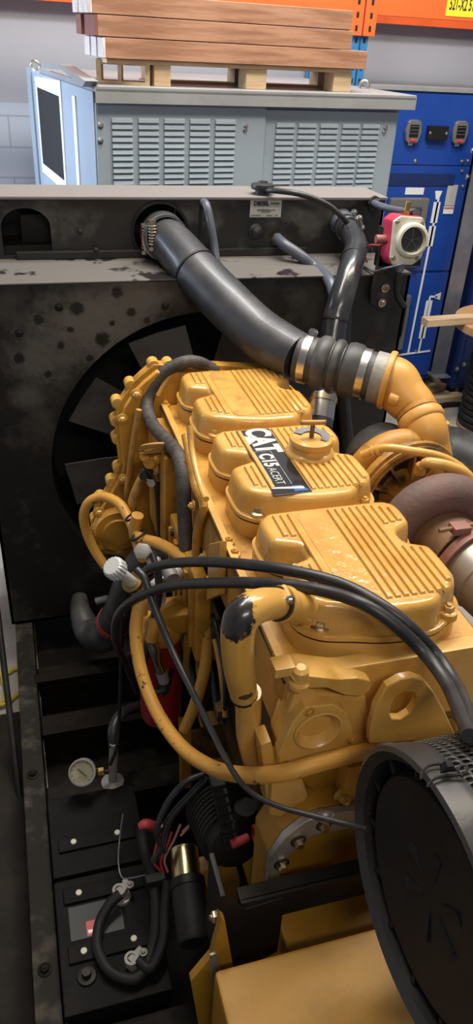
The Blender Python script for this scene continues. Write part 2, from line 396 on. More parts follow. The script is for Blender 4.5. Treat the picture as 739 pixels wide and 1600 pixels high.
# bent flap at the left end of the roof
a, b, c, d_ = enc(141, 136, u=-.01), enc(108, 110, u=-.01), enc(74, 106, u=-.01), enc(74, 99, u=-.01)
e_, f_ = enc(103, 100, u=-.01), enc(146, 127, u=-.01)
MB().prism([(p.y, p.z) for p in (a, b, c, d_, e_, f_)], (-.045, 0, 0), YA, ZA, (.06, 0, 0)).build('roof_flap', grey_lip, en, local=True)
for (u0, u1, vv, z0, z1, cols) in ((.005, .862, -.016, .15, 2.243, ((175.5, 207.5), (216.5, 248), (256, 287.5), (295.5, 326.5), (334.5, 365.5))),
                                   (.852, 1.645, -.002, .15, 2.228, ((428, 456.5), (462, 489.5), (495.5, 523), (529.5, 556), (560, 587)))):
    dr = MB().bx((u0, vv, z0), (u1, vv+.014, z1), .003).build('door', grey_paint, en, local=True)
    zt = 2.178 if u0 < .1 else 2.165
    for xa, xb in cols:
        ua, ub = enc(xa, 240, v=vv).x, enc(xb, 240, v=vv).x
        L = MB()
        for r in range(22):
            z = zt-.0268*r
            L.loft([[V((ua-.002, vv+.002, z-.016)), V((ua-.002, vv+.002, z+.008)), V((ub+.002, vv+.002, z+.008)), V((ub+.002, vv+.002, z-.016))],
                    [V((ua, vv-.011, z-.013)), V((ua+.002, vv-.008, z+.001)), V((ub-.002, vv-.008, z+.001)), V((ub, vv-.011, z-.013))]])
        L.build('louvre_column', grey_paint, dr, local=True, smooth=20)
    for (bx_, by_) in (((157, 196), (157, 220)) if u0 < .1 else ((602, 200), (600, 206))):
        q = enc(bx_, by_, v=vv)
        MB().bolt((q.x, vv, q.z), (0, -1, 0), .008, .008).build('bolt', steel, dr, local=True)
    if u0 < .1:
        for (bx_, by_) in ((384, 197), (383, 203)):
            q = enc(bx_, by_, v=vv); MB().bolt((q.x, vv, q.z), (0, -1, 0), .007, .007).build('bolt', steel, dr, local=True)
# side window with its tape frame, and side trims
wq = [enc(x, y, u=0) for x, y in ((60, 138), (93, 148), (103, 283), (68, 255))]
v0, v1 = sum((wq[0].y, wq[3].y))/2, sum((wq[1].y, wq[2].y))/2; z1, z0 = (wq[0].z+wq[1].z)/2, (wq[2].z+wq[3].z)/2
MB().bx((-.004, v1, z0), (.004, v0, z1)).build('side_opening', void, en, local=True)
MB().plate([(v1-.04, z0-.06), (v0+.04, z0-.05), (v0+.045, z1+.05), (v1-.05, z1+.075)], [[(v1, z0), (v0, z0), (v0, z1), (v1, z1)]], (-.006, 0, 0), YA, ZA, (.006, 0, 0)).build('tape_frame', tape_white, en, local=True, smooth=0)
q = enc(118, 180, u=0)
MB().bx((-.008, q.y-.035, 1.2), (.0, q.y+.025, 2.24), .002).build('side_trim', tape_white, en, local=True)
MB().bx((-.012, 1.50, 0), (.02, 1.63, 2.30), .003).build('corner_post', grey_paint, en, local=True)
for (ex, ey, vv) in ((55, 103, 1.5), (569, 134, .35)):
    q = enc(ex, ey, v=vv); ey_ = MB()
    ring(ey_, (q.x, q.y, q.z), (.35, 1, 0), .026, .008, 24, 8); ey_.cyl((q.x, q.y, q.z-.055), (q.x, q.y, q.z-.03), .01, n=12)
    ey_.build('eyebolt', steel, en, local=True)

# pallet on the roof, then the timber bundle
pg = E0 + V((0, 0, 2.312))
pal = thing('wooden_pallet', 'pale pine pallet resting on the grey enclosure roof under the timber', 'pallet', pg, EA)
def uz(x, y, v): q = enc(x, y, v=v); return q.x, q.z-2.312
PV = .03
for k, (xa, xb) in enumerate(((241, 267), (385, 417), (522, 550))):
    ua, ub = uz(xa, 120, PV)[0], uz(xb, 120, PV)[0]
    for j in range(2):
        MB().bx((ua+.04*j, PV+.0+j*.24, 0.012 if j else 0), (ub+.04*j, PV+.1+j*.24, .085), .003).build('pallet_block', wood_pale if j == 0 else wood_shade, pal, local=True)
ua, ub = uz(167, 100, PV)[0], uz(551, 100, PV)[0]
for j in range(3):
    MB().bx((ua+.10*j, PV+j*.12, .085), (ub, PV+.1+j*.12, .103), .002).build('deck_board', wood_pale, pal, local=True)
for j in range(1, 2):
    MB().bx((ua+.25, PV+.0+j*.24, 0.0), (ub, PV+.1+j*.24, .012), .002).build('bottom_board', wood_shade, pal, local=True)
# open end of the pallet, standing at an angle on the left
a0_, a1_ = V((uz(240, 120, PV)[0], PV, 0)), None
d2 = V((-.80, .30, 0)).normalized(); L2 = .245
ef = MB()
for (s0, s1, z0, z1) in ((0, L2, .078, .098), (0, L2, 0, .013), (0, .022, .013, .078), (L2*.53, L2*.6, .013, .078), (L2-.022, L2, .013, .078)):
    ef.beam(a0_+d2*s0+V((0, .05, (z0+z1)/2)), a0_+d2*s1+V((0, .05, (z0+z1)/2)), .1, z1-z0)
ef.build('end_frame', wood_pale, pal, local=True)
lay = [((165, 70), (573, 97), 2.312+.105, 'lowest'), ((152, 35), (550, 66), 2.312+.187, 'middle'), ((144, 10), (550, 38), 2.312+.269, 'top')]
rows = [('front', .0), ('middle', .105), ('rear', .21)]
for (l, r, zb, nm) in lay:
    ul, ur = enc(*l, v=0).x, enc(*r, v=0).x
    for rn, vv in rows:
        du = random.uniform(-.012, .012) if vv else 0
        if nm == 'middle': du -= .0
        base = E0 + EU*((ul+ur)/2) + EV*(vv+.05) + V((0, 0, zb))
        t = thing('timber_beam', {'lowest': 'reddish sawn timber beam lowest in the stack, %s row, white sealed end',
                                  'middle': 'reddish sawn timber beam in the middle layer, %s row, red painted end',
                                  'top': 'reddish sawn timber beam on top of the stack, %s row, white sealed end'}[nm] % rn, 'timber', base, EA, 'timber beams stacked on the enclosure')
        h = (ur-ul)/2
        MB().bx((-h+du, -.05, 0), (h+du, .05, .079), .003).build('beam', wood_red, t, local=True)
        MB().bx((-h+du-.012, -.0495, .001), (-h+du, .0495, .078), .002).build('painted_end', wood_dark if nm == 'middle' else wood_end, t, local=True)

# ================================================================== BLUE SWITCHGEAR CABINET
CY = 5.4
cb = thing('switchgear_cabinet', 'tall blue switchgear cabinet with a white line diagram beside the grey enclosure', 'cabinet', (2.95, CY+.3, 0))
MB().bx((2.44, CY, .1), (3.36, CY+.6, 2.262), .006).build('body', blue_cab, cb)
MB().bx((2.44, CY+.03, 0), (3.36, CY+.58, .1)).build('plinth', blue_dark, cb)
MB().bx((2.42, CY-.02, 2.262), (3.5, CY+.62, 2.29), .004).build('top_cap', grey_lip, cb)
zj = at(680, 252, Y=CY).z
MB().bx((2.45, CY-.012, 1.795), (3.355, CY+.01, 2.25), .004).build('upper_door', blue_cab, cb)
MB().bx((2.45, CY-.004, zj-.03), (3.355, CY+.01, zj+.02)).build('door_gap', blue_dark, cb)
z2 = at(690, 424, Y=CY).z
MB().bx((2.45, CY-.012, z2+.01), (3.355, CY+.01, zj-.03), .004).build('middle_door', blue_cab, cb)
MB().bx((2.45, CY-.012, .14), (3.355, CY+.01, z2-.012), .004).build('lower_door', blue_cab, cb)
v = MB()
for k in range(9):
    z = at(640, 271+2.1*k, Y=CY).z; v.bx((2.56, CY-.019, z-.005), (3.24, CY-.011, z+.003))
v.build('vent_slats', blue_dark, cb)
def on_cab(x, y): return at(x, y, Y=CY-.014)
for (mx_, my_) in ((643.5, 205), (716.5, 206.5)):
    c = on_cab(mx_, my_)
    m_ = MB().prism([(-.05, -.062), (-.03, -.075), (.03, -.075), (.05, -.062), (.062, 0), (.05, .062), (.03, .075), (-.03, .075), (-.05, .062), (-.062, 0)], c, XA, ZA, (0, -.035, 0), .008).build('meter', meter_grey, cb)
    MB().bx((c.x-.035, c.y-.038, c.z-.035), (c.x+.035, c.y-.034, c.z+.045), .002).build('meter_screen', meter_black, m_)
    for k in range(3): MB().bx((c.x-.032, c.y-.040, c.z-.012+k*.022), (c.x+.032, c.y-.037, c.z-.009+k*.022)).build('meter_line', meter_grey, m_)
    MB().bx((c.x-.022, c.y-.041, c.z-.062), (c.x+.022, c.y-.034, c.z-.044), .002).build('red_button', red_led, m_)
    q = on_cab(mx_-3, my_+20); MB().bx((q.x-.018, q.y-.003, q.z-.009), (q.x+.018, q.y, q.z+.009)).build('small_tag', paper, cb)
c = on_cab(681, 207)
bb = MB().bx((c.x-.08, c.y-.04, c.z-.045), (c.x+.08, c.y, c.z+.045), .006).build('relay_box', meter_black, cb)
for sx in (-.065, .065): MB().bolt((c.x+sx, c.y-.04, c.z), (0, -1, 0), .006, .006).build('screw', steel, bb)
for (sx, sy) in ((649, 251.5), (722, 252), (731, 251), (722, 267), (723, 291), (650, 548)):
    MB().bolt(on_cab(sx, sy), (0, -1, 0), .008, .01).build('screw', steel, cb)
for (x0, y0, x1, y1, mm, nm) in ((634, 293, 661, 304, paper, 'paper_label'),):
    a, b = on_cab(x0, y0), on_cab(x1, y1); MB().bx((a.x, a.y-.003, b.z), (b.x, a.y, a.z)).build(nm, mm, cb)
a, b = on_cab(700, 289), on_cab(712, 334)
MB().bx((a.x, a.y-.004, b.z+.06), (a.x+.085, a.y, a.z)).build('info_plate', plate_grey, cb)
MB().bx((a.x, a.y-.0045, b.z), (a.x+.085, a.y, b.z+.055)).build('warning_plate', paper, cb)
MB().bx((a.x+.002, a.y-.006, b.z+.035), (a.x+.083, a.y-.004, b.z+.05)).build('warning_stripe', wire_pink, cb)
def line(pts, w_=.012):
    l = MB(); P = [on_cab(*p) for p in pts]
    for p, q in zip(P, P[1:]): l.beam(p+V((0, -.002, 0)), q+V((0, -.002, 0)), w_, .004, up=(0, 1, 0))
    return l.build('diagram_line', white_line, cb, smooth=0)
line([(685, 310), (637.5, 551)], .016); line([(613, 556), (672, 548)], .014); line([(654, 549), (671, 468), (672, 463), (683, 464)], .014)
for (x, y) in ((684, 305), (684.5, 463)):
    q = on_cab(x, y); MB().prism([(-.012, -.03), (.012, -.03), (.03, .03), (-.03, .03)] if y < 400 else [(-.03, -.012), (.02, -.03), (.02, .03), (-.03, .012)], q, XA, ZA, (0, -.004, 0)).build('diagram_arrow', white_line, cb)
for (x, y) in ((680, 332), (673, 369), (668, 484), (661, 515)):
    q = on_cab(x, y); MB().bx((q.x-.028, q.y-.004, q.z-.075), (q.x+.028, q.y, q.z+.075)).build('diagram_plate', white_line, cb)
for (x0, y0, x1, y1) in ((611, 308, 673, 415), (612, 460, 645, 543)):
    a, b = on_cab(x0, y0), on_cab(x1, y1); zc, za = b.z, a.z
    hb = MB().bx((a.x-.02, a.y-.05, zc), (a.x+.30 if y0 < 400 else a.x+.16, a.y, za), .015).build('breaker_cover', beam_grey if y0 > 400 else meter_grey, cb)
    MB().bx((a.x+.03, a.y-.06, zc+.12), (a.x+.24 if y0 < 400 else a.x+.12, a.y-.05, za-.06), .008).build('cover_window', meter_black if y0 > 400 else glass_dark, hb)

t = MB(); t.beam(at(763, 205, Y=5.2), at(684, 584, Y=5.2), .13, .012, up=(0, 1, 0)); t.beam(at(763, 205, Y=5.2)+V((.06, .03, 0)), at(684, 584, Y=5.2)+V((.06, .03, 0)), .012, .06, up=(0, 1, 0))
b_ = at(684, 584, Y=5.2); t.bx((b_.x-.07, 5.12, b_.z-.012), (b_.x+.08, 5.26, b_.z), .002)
single(t, 'steel_post', beam_grey, 'dull galvanised angle post standing against the right edge of the blue cabinet', 'post', (b_.x, 5.2, b_.z))
t = thing('side_cabinet', 'dark blue steel cabinet behind the reel with the round plywood top', 'cabinet', (4.2, 5.7, 0))
MB().bx((3.52, 5.25, .06), (4.9, 6.05, 2.25), .006).build('body', blue_dark, t)
MB().bx((3.56, 5.238, .1), (4.1, 5.25, 2.2), .003).build('door', blue_dark, t); MB().bx((4.12, 5.238, .1), (4.86, 5.25, 2.2), .003).build('door', blue_dark, t)
MB().bx((3.55, 5.3, 0), (4.88, 6.0, .06)).build('plinth', black_dark, t)
for (x, y) in ((739, 235), (731, 276), (713, 577), (724, 570)):
    MB().bolt(at(x, y, Y=5.236), (0, -1, 0), .012, .012).build('screw', steel, t)

# ================================================================== PALLET RACK
rk = thing('pallet_rack', 'orange and blue pallet rack with a yellow bay number behind the timber', 'rack', (2.3, 5.3, 0))
RY = 5.25
up = MB(); up.bx((2.235, RY, 0), (2.345, RY+.08, 3.6), .004)
upo = up.build('upright', rack_blue, rk)
hl = MB()
for k in range(46):
    z = .2+.075*k
    for xx in (2.262, 2.318): hl.bx((xx-.008, RY-.003, z), (xx+.008, RY+.001, z+.026))
hl.build('slot_holes', void, upo)
MB().bx((2.285, RY-.004, 0), (2.293, RY, 3.6)).build('upright_seam', blue_dark, upo)
MB().bx((2.235, 6.0, 0), (2.345, 6.07, 3.6), .004).build('upright', rack_blue, rk)
zB = at(650, 28, Y=RY-.01).z
for (xa, xb) in ((-.6, 2.23), (2.35, 4.6)):
    MB().bx((xa, RY-.02, zB), (xb, RY+.03, zB+.16), .004).build('beam', orange, rk)
    MB().bx((xa, 5.98, zB-.03), (xb, 6.03, zB+.13), .004).build('beam', orange, rk)
for (xa, xb) in ((2.20, 2.284), (2.294, 2.375)):
    c_ = MB().bx((xa, RY-.026, zB-.115), (xb, RY-.004, zB+.2), .003).build('beam_connector', orange, rk)
    h2 = MB()
    for k in range(3): h2.bx(((xa+xb)/2-.008, RY-.029, zB-.09+.07*k), ((xa+xb)/2+.008, RY-.025, zB-.06+.07*k))
    h2.build('slot_holes', void, c_)
a = at(695, 27, Y=RY-.021); b = at(735, 30, Y=RY-.021)
lb = MB().bx((a.x, RY-.023, zB+.022), (b.x+.03, RY-.019, zB+.155)).build('bay_label', label_yel, rk)
MB().text('521-X2 51', ((a.x+b.x+.03)/2, RY-.0235, zB+.085), (1, 0, 0), (0, 0, 1), .092, .0008, .0015, sx=.46).build('bay_number', ink, lb, smooth=0)

# ================================================================== THINGS ON THE RIGHT
hc = V((3.50, 4.63, 0))
tb = thing('hose_reel', 'black hose coiled on a reel with a round plywood top at the right edge', 'reel', hc)
MB().cyl(hc+V((0, 0, .80)), hc+V((0, 0, .86)), .42, n=64, bev=.006).build('reel_top', wood_table, tb)
dr = MB()
for k in range(15): ring(dr, hc+V((0, 0, .06+k*.05)), ZA, .215+.004*math.sin(k*2.1), .027, 40, 10)
dr.cyl(hc+V((0, 0, .03)), hc+V((0, 0, .80)), .20, n=40)
dr.build('coil', rubber_matte, tb)
MB().cyl(hc, hc+V((0, 0, .03)), .24, n=48, bev=.004).build('reel_base', wood_shade, tb)
l = MB(); ring(l, hc+V((-.10, .0, .022)), ZA, .40, .022, 56, 10); l.build('loose_loop', rubber_matte, tb)
p0, p1 = at(663, 503, Z=.887), at(760, 496, Z=.887)
t = MB().beam(p0, p1, .09, .05, .003)
single(t, 'wooden_board', wood_pale, 'short pale wooden board sticking out over the left edge of the round plywood top', 'board', (p0+p1)/2-V((0, 0, .025)))
gp = [at(662, 712, Z=.16), at(700, 704, Z=.18), at(745, 720, Z=.17), at(790, 735, Z=.16)]
t = MB().tube(gp, .17, 24, 8)
single(t, 'flexible_duct', rubber_dust, 'fat dusty grey flexible duct lying on the floor beside the turbocharger', 'duct', (gp[1].x, gp[1].y, .0))
for i, (x, y, x2, y2, z) in enumerate(((668, 585, 718, 607, .03), (690, 600, 668, 612, .05), (676, 622, 720, 618, .02))):
    p, q = at(x, y, Z=z), at(x2, y2, Z=z)
    single(MB().beam(p, q, .1, .035, .003), 'wood_scrap', wood_shade if i < 2 else wood_pale, ['brown wood scrap lying flat at the foot of the steel post', 'short brown wood scrap leaning across another by the post', 'pale wood offcut lying nearest the black hose coil on the reel'][i], 'wood', (p+q)/2, 'wood scraps on the floor')

t = MB().bx((-1.6, -1.0, .0), (-.17, 2.42, .012), .004)  # thin black sheet added here to darken the floor
single(t, 'dark_floor_sheet', floor_sheet, 'flat black sheet added to darken the floor left of the skid rail', 'sheet', (-.9, .7, 0))
# ================================================================== SKID
sk = thing('skid_base', 'black worn steel skid frame carrying engine, radiator and batteries', 'skid', (.7, 1.2, 0))
def channel(p0, p1, side):
    m = MB(); p0, p1 = V(p0), V(p1); d = (p1-p0).normalized(); s = d.cross(ZA)*side
    for (z, h) in ((.21, .02), (.01, .02)): m.beam(p0+V((0, 0, z)), p1+V((0, 0, z)), .075, h, .004)
    m.beam(p0+s*.032+V((0, 0, .11)), p1+s*.032+V((0, 0, .11)), .011, .2)
    return m
channel((-.118, -.9, 0), (-.118, 3.5, 0), 1).build('rail', rail_mat, sk)
channel((1.52, -.9, 0), (1.52, 3.5, 0), -1).build('rail', rail_mat, sk)
for (y, w_) in ((2.42, .12), (2.14, .10), (1.80, .09), (.98, .08), (-.6, .1)):
    MB().bx((-.075, y-w_/2, .13 if y > 2.3 else .1), (1.48, y+w_/2, .205 if y < 2.3 else .19), .004).build('cross_member', skid_mat, sk)
MB().bx((-.075, -.9, .006), (1.48, 3.4, .02)).build('floor_pan', skid_mat, sk)
MB().bx((-.09, 2.36, .205), (.33, 2.41, .225), .004).build('radiator_foot', skid_mat, sk)
for y in (1.9, 1.2): MB().bolt((-.12, y, .22), ZA, .012, .012).build('bolt', skid_mat, sk)

# ================================================================== RADIATOR
RX0, RX1, SY, TY, LZ, TZ = -.17, 1.54, 2.75, 3.07, 1.767, 1.983
ra = thing('radiator', 'big black radiator with a fan shroud and top tank, dusty ledge and peeling paint', 'radiator', (.69, 3.0, .22))
FC = V((.71, 2.75, 1.0)); FR = .64
sh = MB().plate([(RX0, .225), (RX1, .225), (RX1, LZ-.008), (RX0, LZ-.008)], [circ(FC.x, FC.z, FR, 72)], (0, SY, 0), XA, ZA, (0, .012, 0))
sh.bx((RX0, SY, .225), (RX0+.012, TY+.2, LZ-.01)); sh.bx((RX1-.012, SY, .225), (RX1, TY+.2, LZ-.01)); sh.bx((RX0, SY, .225), (RX1, TY+.2, .237))
shroud_m = black_worn.copy(); shroud_m.name = 'peeling_shroud_paint'
for (x, y, rr, sc2, cc) in ((150, 505, .17, 14, (.105, .097, .085)), (60, 560, .10, 18, (.085, .08, .07)), (215, 465, .09, 20, (.095, .088, .075)), (40, 620, .05, 25, (.07, .065, .06))):
    q = at(x, y, Y=SY); add_patch(shroud_m, tuple(q-V((.69, 3.0, .22))), rr, cc, sc2*1.6, (.8, .3, 1), .55)
for (x, y, rr) in ((160, 530, .03), (205, 488, .018), (120, 482, .028), (183, 457, .022), (95, 540, .016), (60, 500, .02), (140, 560, .015), (30, 560, .022), (230, 500, .014), (175, 505, .012), (75, 585, .016), (110, 515, .013)):
    q = at(x, y, Y=SY); add_patch(shroud_m, tuple(q-V((.69, 3.0, .22))), rr, (.008, .007, .007), 60, (1, .3, 1), .25)
sh.build('fan_shroud', shroud_m, ra)
l = MB(); l.lathe([(FR, 0), (FR+.004, .012), (FR-.01, .1), (FR-.012, .26)], FC, YA, 72); l.build('shroud_ring', black_dark, ra)
MB().bx((RX0+.02, TY+.0, .24), (RX1-.02, TY+.06, LZ-.02)).build('core', void, ra)
MB().bx((RX0-.004, SY-.006, LZ-.008), (RX1+.004, TY+.06, LZ), .003).build('ledge', black_ledge, ra)
# top tank with an arched opening and the pipe port
a1, a2 = at(6, 395, Y=TY), at(82, 395, Y=TY); az = at(45, 325, Y=TY).z; ac = (a1.x+a2.x)/2; aw = (a2.x-a1.x)/2
arch = [(a1.x, LZ+.012), (a2.x, LZ+.012)]+[(ac+aw*math.cos(t), az-aw*.75+aw*.75*math.sin(t)) for t in [math.pi*k/14 for k in range(15)]]
pc = at(250, 364, Y=TY)
tk = MB().plate([(RX0, LZ), (RX1, LZ), (RX1, TZ), (RX0, TZ)], [arch, circ(pc.x, pc.z+.005, .105, 40)], (0, TY, 0), XA, ZA, (0, .01, 0))
tk.bx((RX1-.01, TY, LZ), (RX1, 3.30, TZ)); tk.bx((RX0, TY, LZ), (RX0+.01, 3.30, TZ)); tk.bx((RX0, 3.29, LZ), (RX1, 3.30, TZ))
tk.build('top_tank', black_paint, ra)
b1, b2 = at(30, 330, Y=3.16), at(78, 330, Y=3.16)
MB().bx((b1.x, 3.16, LZ), (b2.x, 3.18, TZ-.07), .003).build('inner_baffle', black_dark, ra)
MB().bx((-.1, 3.1, LZ+.0), (RX1-.02, 3.28, LZ+.04)).build('tank_floor', void, ra)
MB().bx((RX0-.006, TY-.012, TZ), (RX1+.006, 3.305, TZ+.012), .003).build('tank_lid', lid_mat, ra)
w1 = at(150, 388, Y=TY-.02); w2 = at(225, 388, Y=TY-.02)
MB().bx((.02, TY-.022, LZ), (1.2, TY, LZ+.03), .004).build('weld_strip', black_paint, ra)
for xx in (273, 313): p = at(xx, 340, Y=TY); MB().bx((p.x-.003, TY-.004, LZ+.02), (p.x+.003, TY, TZ-.004)).build('seam', black_dark, ra)
a, b = at(391.5, 312.5, Y=TY-.004), at(438.5, 339.5, Y=TY-.004)
pl = MB().bx((a.x, TY-.005, b.z), (b.x, TY, a.z), .001).build('nameplate', plate_grey, ra)
cx_, W_ = (a.x+b.x)/2, b.x-a.x; H_ = a.z-b.z
MB().text('DIESEL', (a.x+W_*.35, TY-.0055, a.z-H_*.2), XA, ZA, .022, .0005, .0012, sx=1.0).build('lettering', ink, pl, smooth=0)
MB().bx((a.x+W_*.64, TY-.006, a.z-H_*.27), (a.x+W_*.92, TY-.005, a.z-H_*.13)).build('printed_bar', ink_grey, pl)
for (u0, u1, vv, hh) in ((.12, .92, .36, .012), (.22, .62, .57, .045), (.63, .80, .57, .03), (.36, .66, .67, .03), (.04, .34, .88, .03), (.54, .72, .88, .03), (.80, .90, .88, .03)):
    MB().bx((a.x+W_*u0, TY-.0057, a.z-H_*(vv+hh)), (a.x+W_*u1, TY-.005, a.z-H_*(vv-hh))).build('printed_bar', ink_grey, pl)
p = at(399, 361, Y=TY); MB().lathe([(0, 0), (.03, 0), (.03, .008), (.022, .012), (.021, .03), (.012, .036), (0, .036)], p, (0, -1, 0), 24).build('drain_plug', rubber, ra)
p = at(432, 373, Y=TY); MB().lathe([(0, 0), (.026, 0), (.026, .01), (.017, .012), (.017, .05), (0, .05)], p, (0, -1, 0), 6).build('hose_port', brass, ra)
for (x, y) in ((125, 362), (150, 391), (290, 388), (330, 390)): MB().bolt(at(x, y, Y=TY-.02), (0, -1, 0), .007, .006).build('bolt', black_dark, ra)
for (x, y) in ((92, 480), (258, 478), (300, 470), (30, 520)): MB().bolt(at(x, y, Y=SY), (0, -1, 0), .009, .006).build('bolt', black_dark, ra)
MB().lathe([(.106, 0), (.116, 0), (.116, .02), (.106, .02)], (pc.x, TY+.01, pc.z+.005), (0, -1, 0), 40).build('port_ring', black_dark, ra)
# filler cap at the rim
p = at(411, 300, Z=TZ+.012); p = V((p.x, TY+.06, TZ+.012))
p = at(410, 297, Y=TY+.05)
MB().lathe([(0, 0), (.03, 0), (.03, .018), (.046, .02), (.048, .028), (.046, .038), (.02, .044), (.018, .05), (0, .05)], (p.x, TY+.05, TZ+.012), ZA, 28).build('filler_cap', rubber, ra)

# bracket at the right with the level sensor
bq = [at(x, y, Y=2.72) for x, y in ((593, 395), (628, 396), (624, 460), (614, 478), (596, 483), (579, 474), (580, 455))]
br = MB().prism_pts(bq, (0, .012, 0), .002).build('sensor_bracket', black_paint, ra)
for (x, y) in ((602, 450), (597, 473)): MB().bolt(at(x, y, Y=2.715), (0, -1, 0), .010, .008).build('bolt', zinc, br)
MB().bx((at(593, 395, Y=2.72).x, 2.72, 1.80), (1.56, 2.76, 1.95), .004).build('bracket_arm', black_dark, ra)

se = at(637, 377, Y=2.62)
sn = thing('level_switch', 'red and ivory level switch box with a round dark lens at the radiator corner', 'switch', (se.x, 2.66, se.z-.1))
nx = V((-.10, -1, .12)).normalized(); ux = XA.copy(); ux = (ux-nx*ux.dot(nx)).normalized(); uy = nx.cross(ux)*-1
if uy.z < 0: uy = -uy
c0 = V((se.x, 2.62, se.z))
fpoly = [(-.062, -.06), (-.048, -.085), (.03, -.085), (.062, -.062), (.072, -.01), (.066, .05), (.05, .082), (-.035, .088), (-.062, .07)]
MB().prism([(x*1.04, y*1.04) for x, y in fpoly], c0-nx*.012, ux, uy, -nx*.10, .008).build('housing', red_box, sn)
fp = MB().prism(fpoly, c0, ux, uy, -nx*.016, .004).build('face_plate', white_pl, sn)
lc = c0+ux*.012+uy*.005
MB().lathe([(.062, 0), (.062, .016), (.057, .026), (.049, .028), (.047, .012), (.044, .008)], lc, nx, 40).build('lens_ring', white_pl, sn)
ln = MB().lathe([(0, .010), (.03, .011), (.047, .006)], lc, nx, 36).build('lens', glass_dark, sn)
for k in range(5):
    a = k*1.256+.3; MB().beam(lc+nx*.012, lc+nx*.012+(ux*math.cos(a)+uy*math.sin(a))*.04, .003, .002).build('vane', meter_grey, ln)
for (x, y) in ((-.047, .068), (.046, .062), (.045, -.06), (-.05, -.06)): MB().bolt(c0+ux*x+uy*y, nx, .0055, .006).build('screw', zinc, fp)
tp = c0-nx*.05+uy*.085
MB().cyl(tp, tp+V((.004, 0, .05)), .011, n=12).build('brass_stem', brass, sn)
MB().lathe([(0, 0), (.02, 0), (.02, .02), (0, .02)], tp+V((.003, 0, .0)), ZA, 6).build('brass_nut', brass, sn)
bt = c0-nx*.05-uy*.085
MB().cyl(bt, bt-V((-.002, 0, .03)), .017, n=14).build('outlet_fitting', beam_grey, sn)
MB().tube([bt-V((0, 0, .03)), bt-V((0, -.0, .08)), bt+V((.012, 0, -.13)), bt+V((.05, 0, -.17))], .013, 10).build('outlet_hose', rubber, sn)
MB().cyl(c0-nx*.07-ux*.06, c0-nx*.07-ux*.10, .016, n=14).build('cable_gland', rust_pink, sn)

# ================================================================== ENGINE
eg = thing('diesel_engine', 'yellow six cylinder diesel engine with three ribbed valve covers', 'engine', (.69, 1.7, .22))
# ---- fan
FO = V((.71, 2.80, 1.0))
fan = MB().lathe([(0, -.14), (.07, -.14), (.075, -.10), (.12, -.09), (.13, -.03), (.13, .04), (0, .04)], FO, YA, 40).build('fan', black_dark, eg)
for k in range(9):
    a = math.radians(110+40*k); rd = V((math.cos(a), 0, math.sin(a))); tg = V((-math.sin(a), 0, math.cos(a)))
    L = []
    for (r, hw, pit, sw) in ((.12, .06, .55, 0), (.25, .085, .5, .0), (.42, .112, .42, .0), (.575, .122, .34, .0)):
        c = FO+rd*r; e1 = (tg*math.cos(pit)+YA*math.sin(pit)*.55)
        cv = YA*.014
        L.append([c-e1*hw+YA*.003, c+cv+YA*.003, c+e1*hw+YA*.003, c+e1*hw-YA*.003, c+cv-YA*.003, c-e1*hw-YA*.003])
    MB().loft(L).build('blade', fan_mat, fan)

# ---- block, head and bases
CX0, CX1, PIT = .50, .89, .455
MB().bx((.54, 1.04, .45), (.90, 2.40, 1.0), .01).build('engine_block', block_dark, eg)
MB().bx((.515, 1.04, .98), (.92, 2.40, 1.25), .008).build('block_deck', block_dark, eg)
MB().bx((.452, 1.035, 1.25), (.935, 2.40, 1.425), .006).build('cylinder_head', yellow_dirty, eg)
MB().bx((.4505, 1.034, 1.418), (.9365, 2.401, 1.4215)).build('head_gasket', gasket, eg)
MB().bx((.52, 1.1, .235), (.88, 2.3, .45), .03).build('oil_pan', yellow_dirty, eg)
for y in (1.25, 2.1):
    for s in (.40, .98): MB().bx((s-.06, y-.05, .22), (s+.06, y+.05, .45), .006).build('engine_mount', yellow_dirty, eg)

def cover_outline(y0, off=0, notch=1):
    """valve cover plan, pushed outwards by off; notches for the bolts at mid left, mid right and the front corners"""
    x0, x1, y1 = CX0+.015, CX1-.012, y0+.405
    n = notch
    P = [(x0+.16, y0+.004), (x0+.10, y0+.02), (x0+.068, y0+.034*n+.02*(1-n)), (x0+.035, y0+.046*n+.03*(1-n)), (x0+.006, y0+.072*n+.06*(1-n)), (x0, y0+.11), (x0, y0+.165), (x0+.006, y0+.186), (x0+.030*n+.003, y0+.200),
         (x0+.060*n+.002, y0+.212), (x0+.068*n, y0+.234), (x0+.060*n+.002, y0+.256), (x0+.03*n+.003, y0+.269), (x0+.006, y0+.283), (x0, y0+.304), (x0, y0+.37), (x0+.018, y0+.396), (x0+.05, y1),
         (x0+.2, y1), (x1-.05, y1), (x1-.018, y0+.396), (x1-.002, y0+.375), (x1, y0+.33), (x1-.008, y0+.30), (x1-.045*n-.002, y0+.278), (x1-.055*n, y0+.25), (x1-.045*n-.002, y0+.222), (x1-.008, y0+.20),
         (x1, y0+.175), (x1, y0+.10), (x1-.006, y0+.075*n+.05*(1-n)), (x1-.025, y0+.05*n+.025*(1-n)), (x1-.055, y0+.036*n+.008*(1-n)), (x1-.09, y0+.004), (x1-.15, y0)]
    Q = [V((p[0], p[1], 0)) for p in P]
    Q = spline(Q, 3, True); m = len(Q); out = []
    for i in range(m):
        t = (Q[(i+1) % m]-Q[i-1]).normalized(); nn = V((t.y, -t.x, 0))
        out.append(Q[i]-nn*(-off))
    return out
GZ = 1.478
def sgn_outline(y0, off, z, notch=1):
    o = cover_outline(y0, off, notch); return [V((p.x, p.y, z)) for p in o]
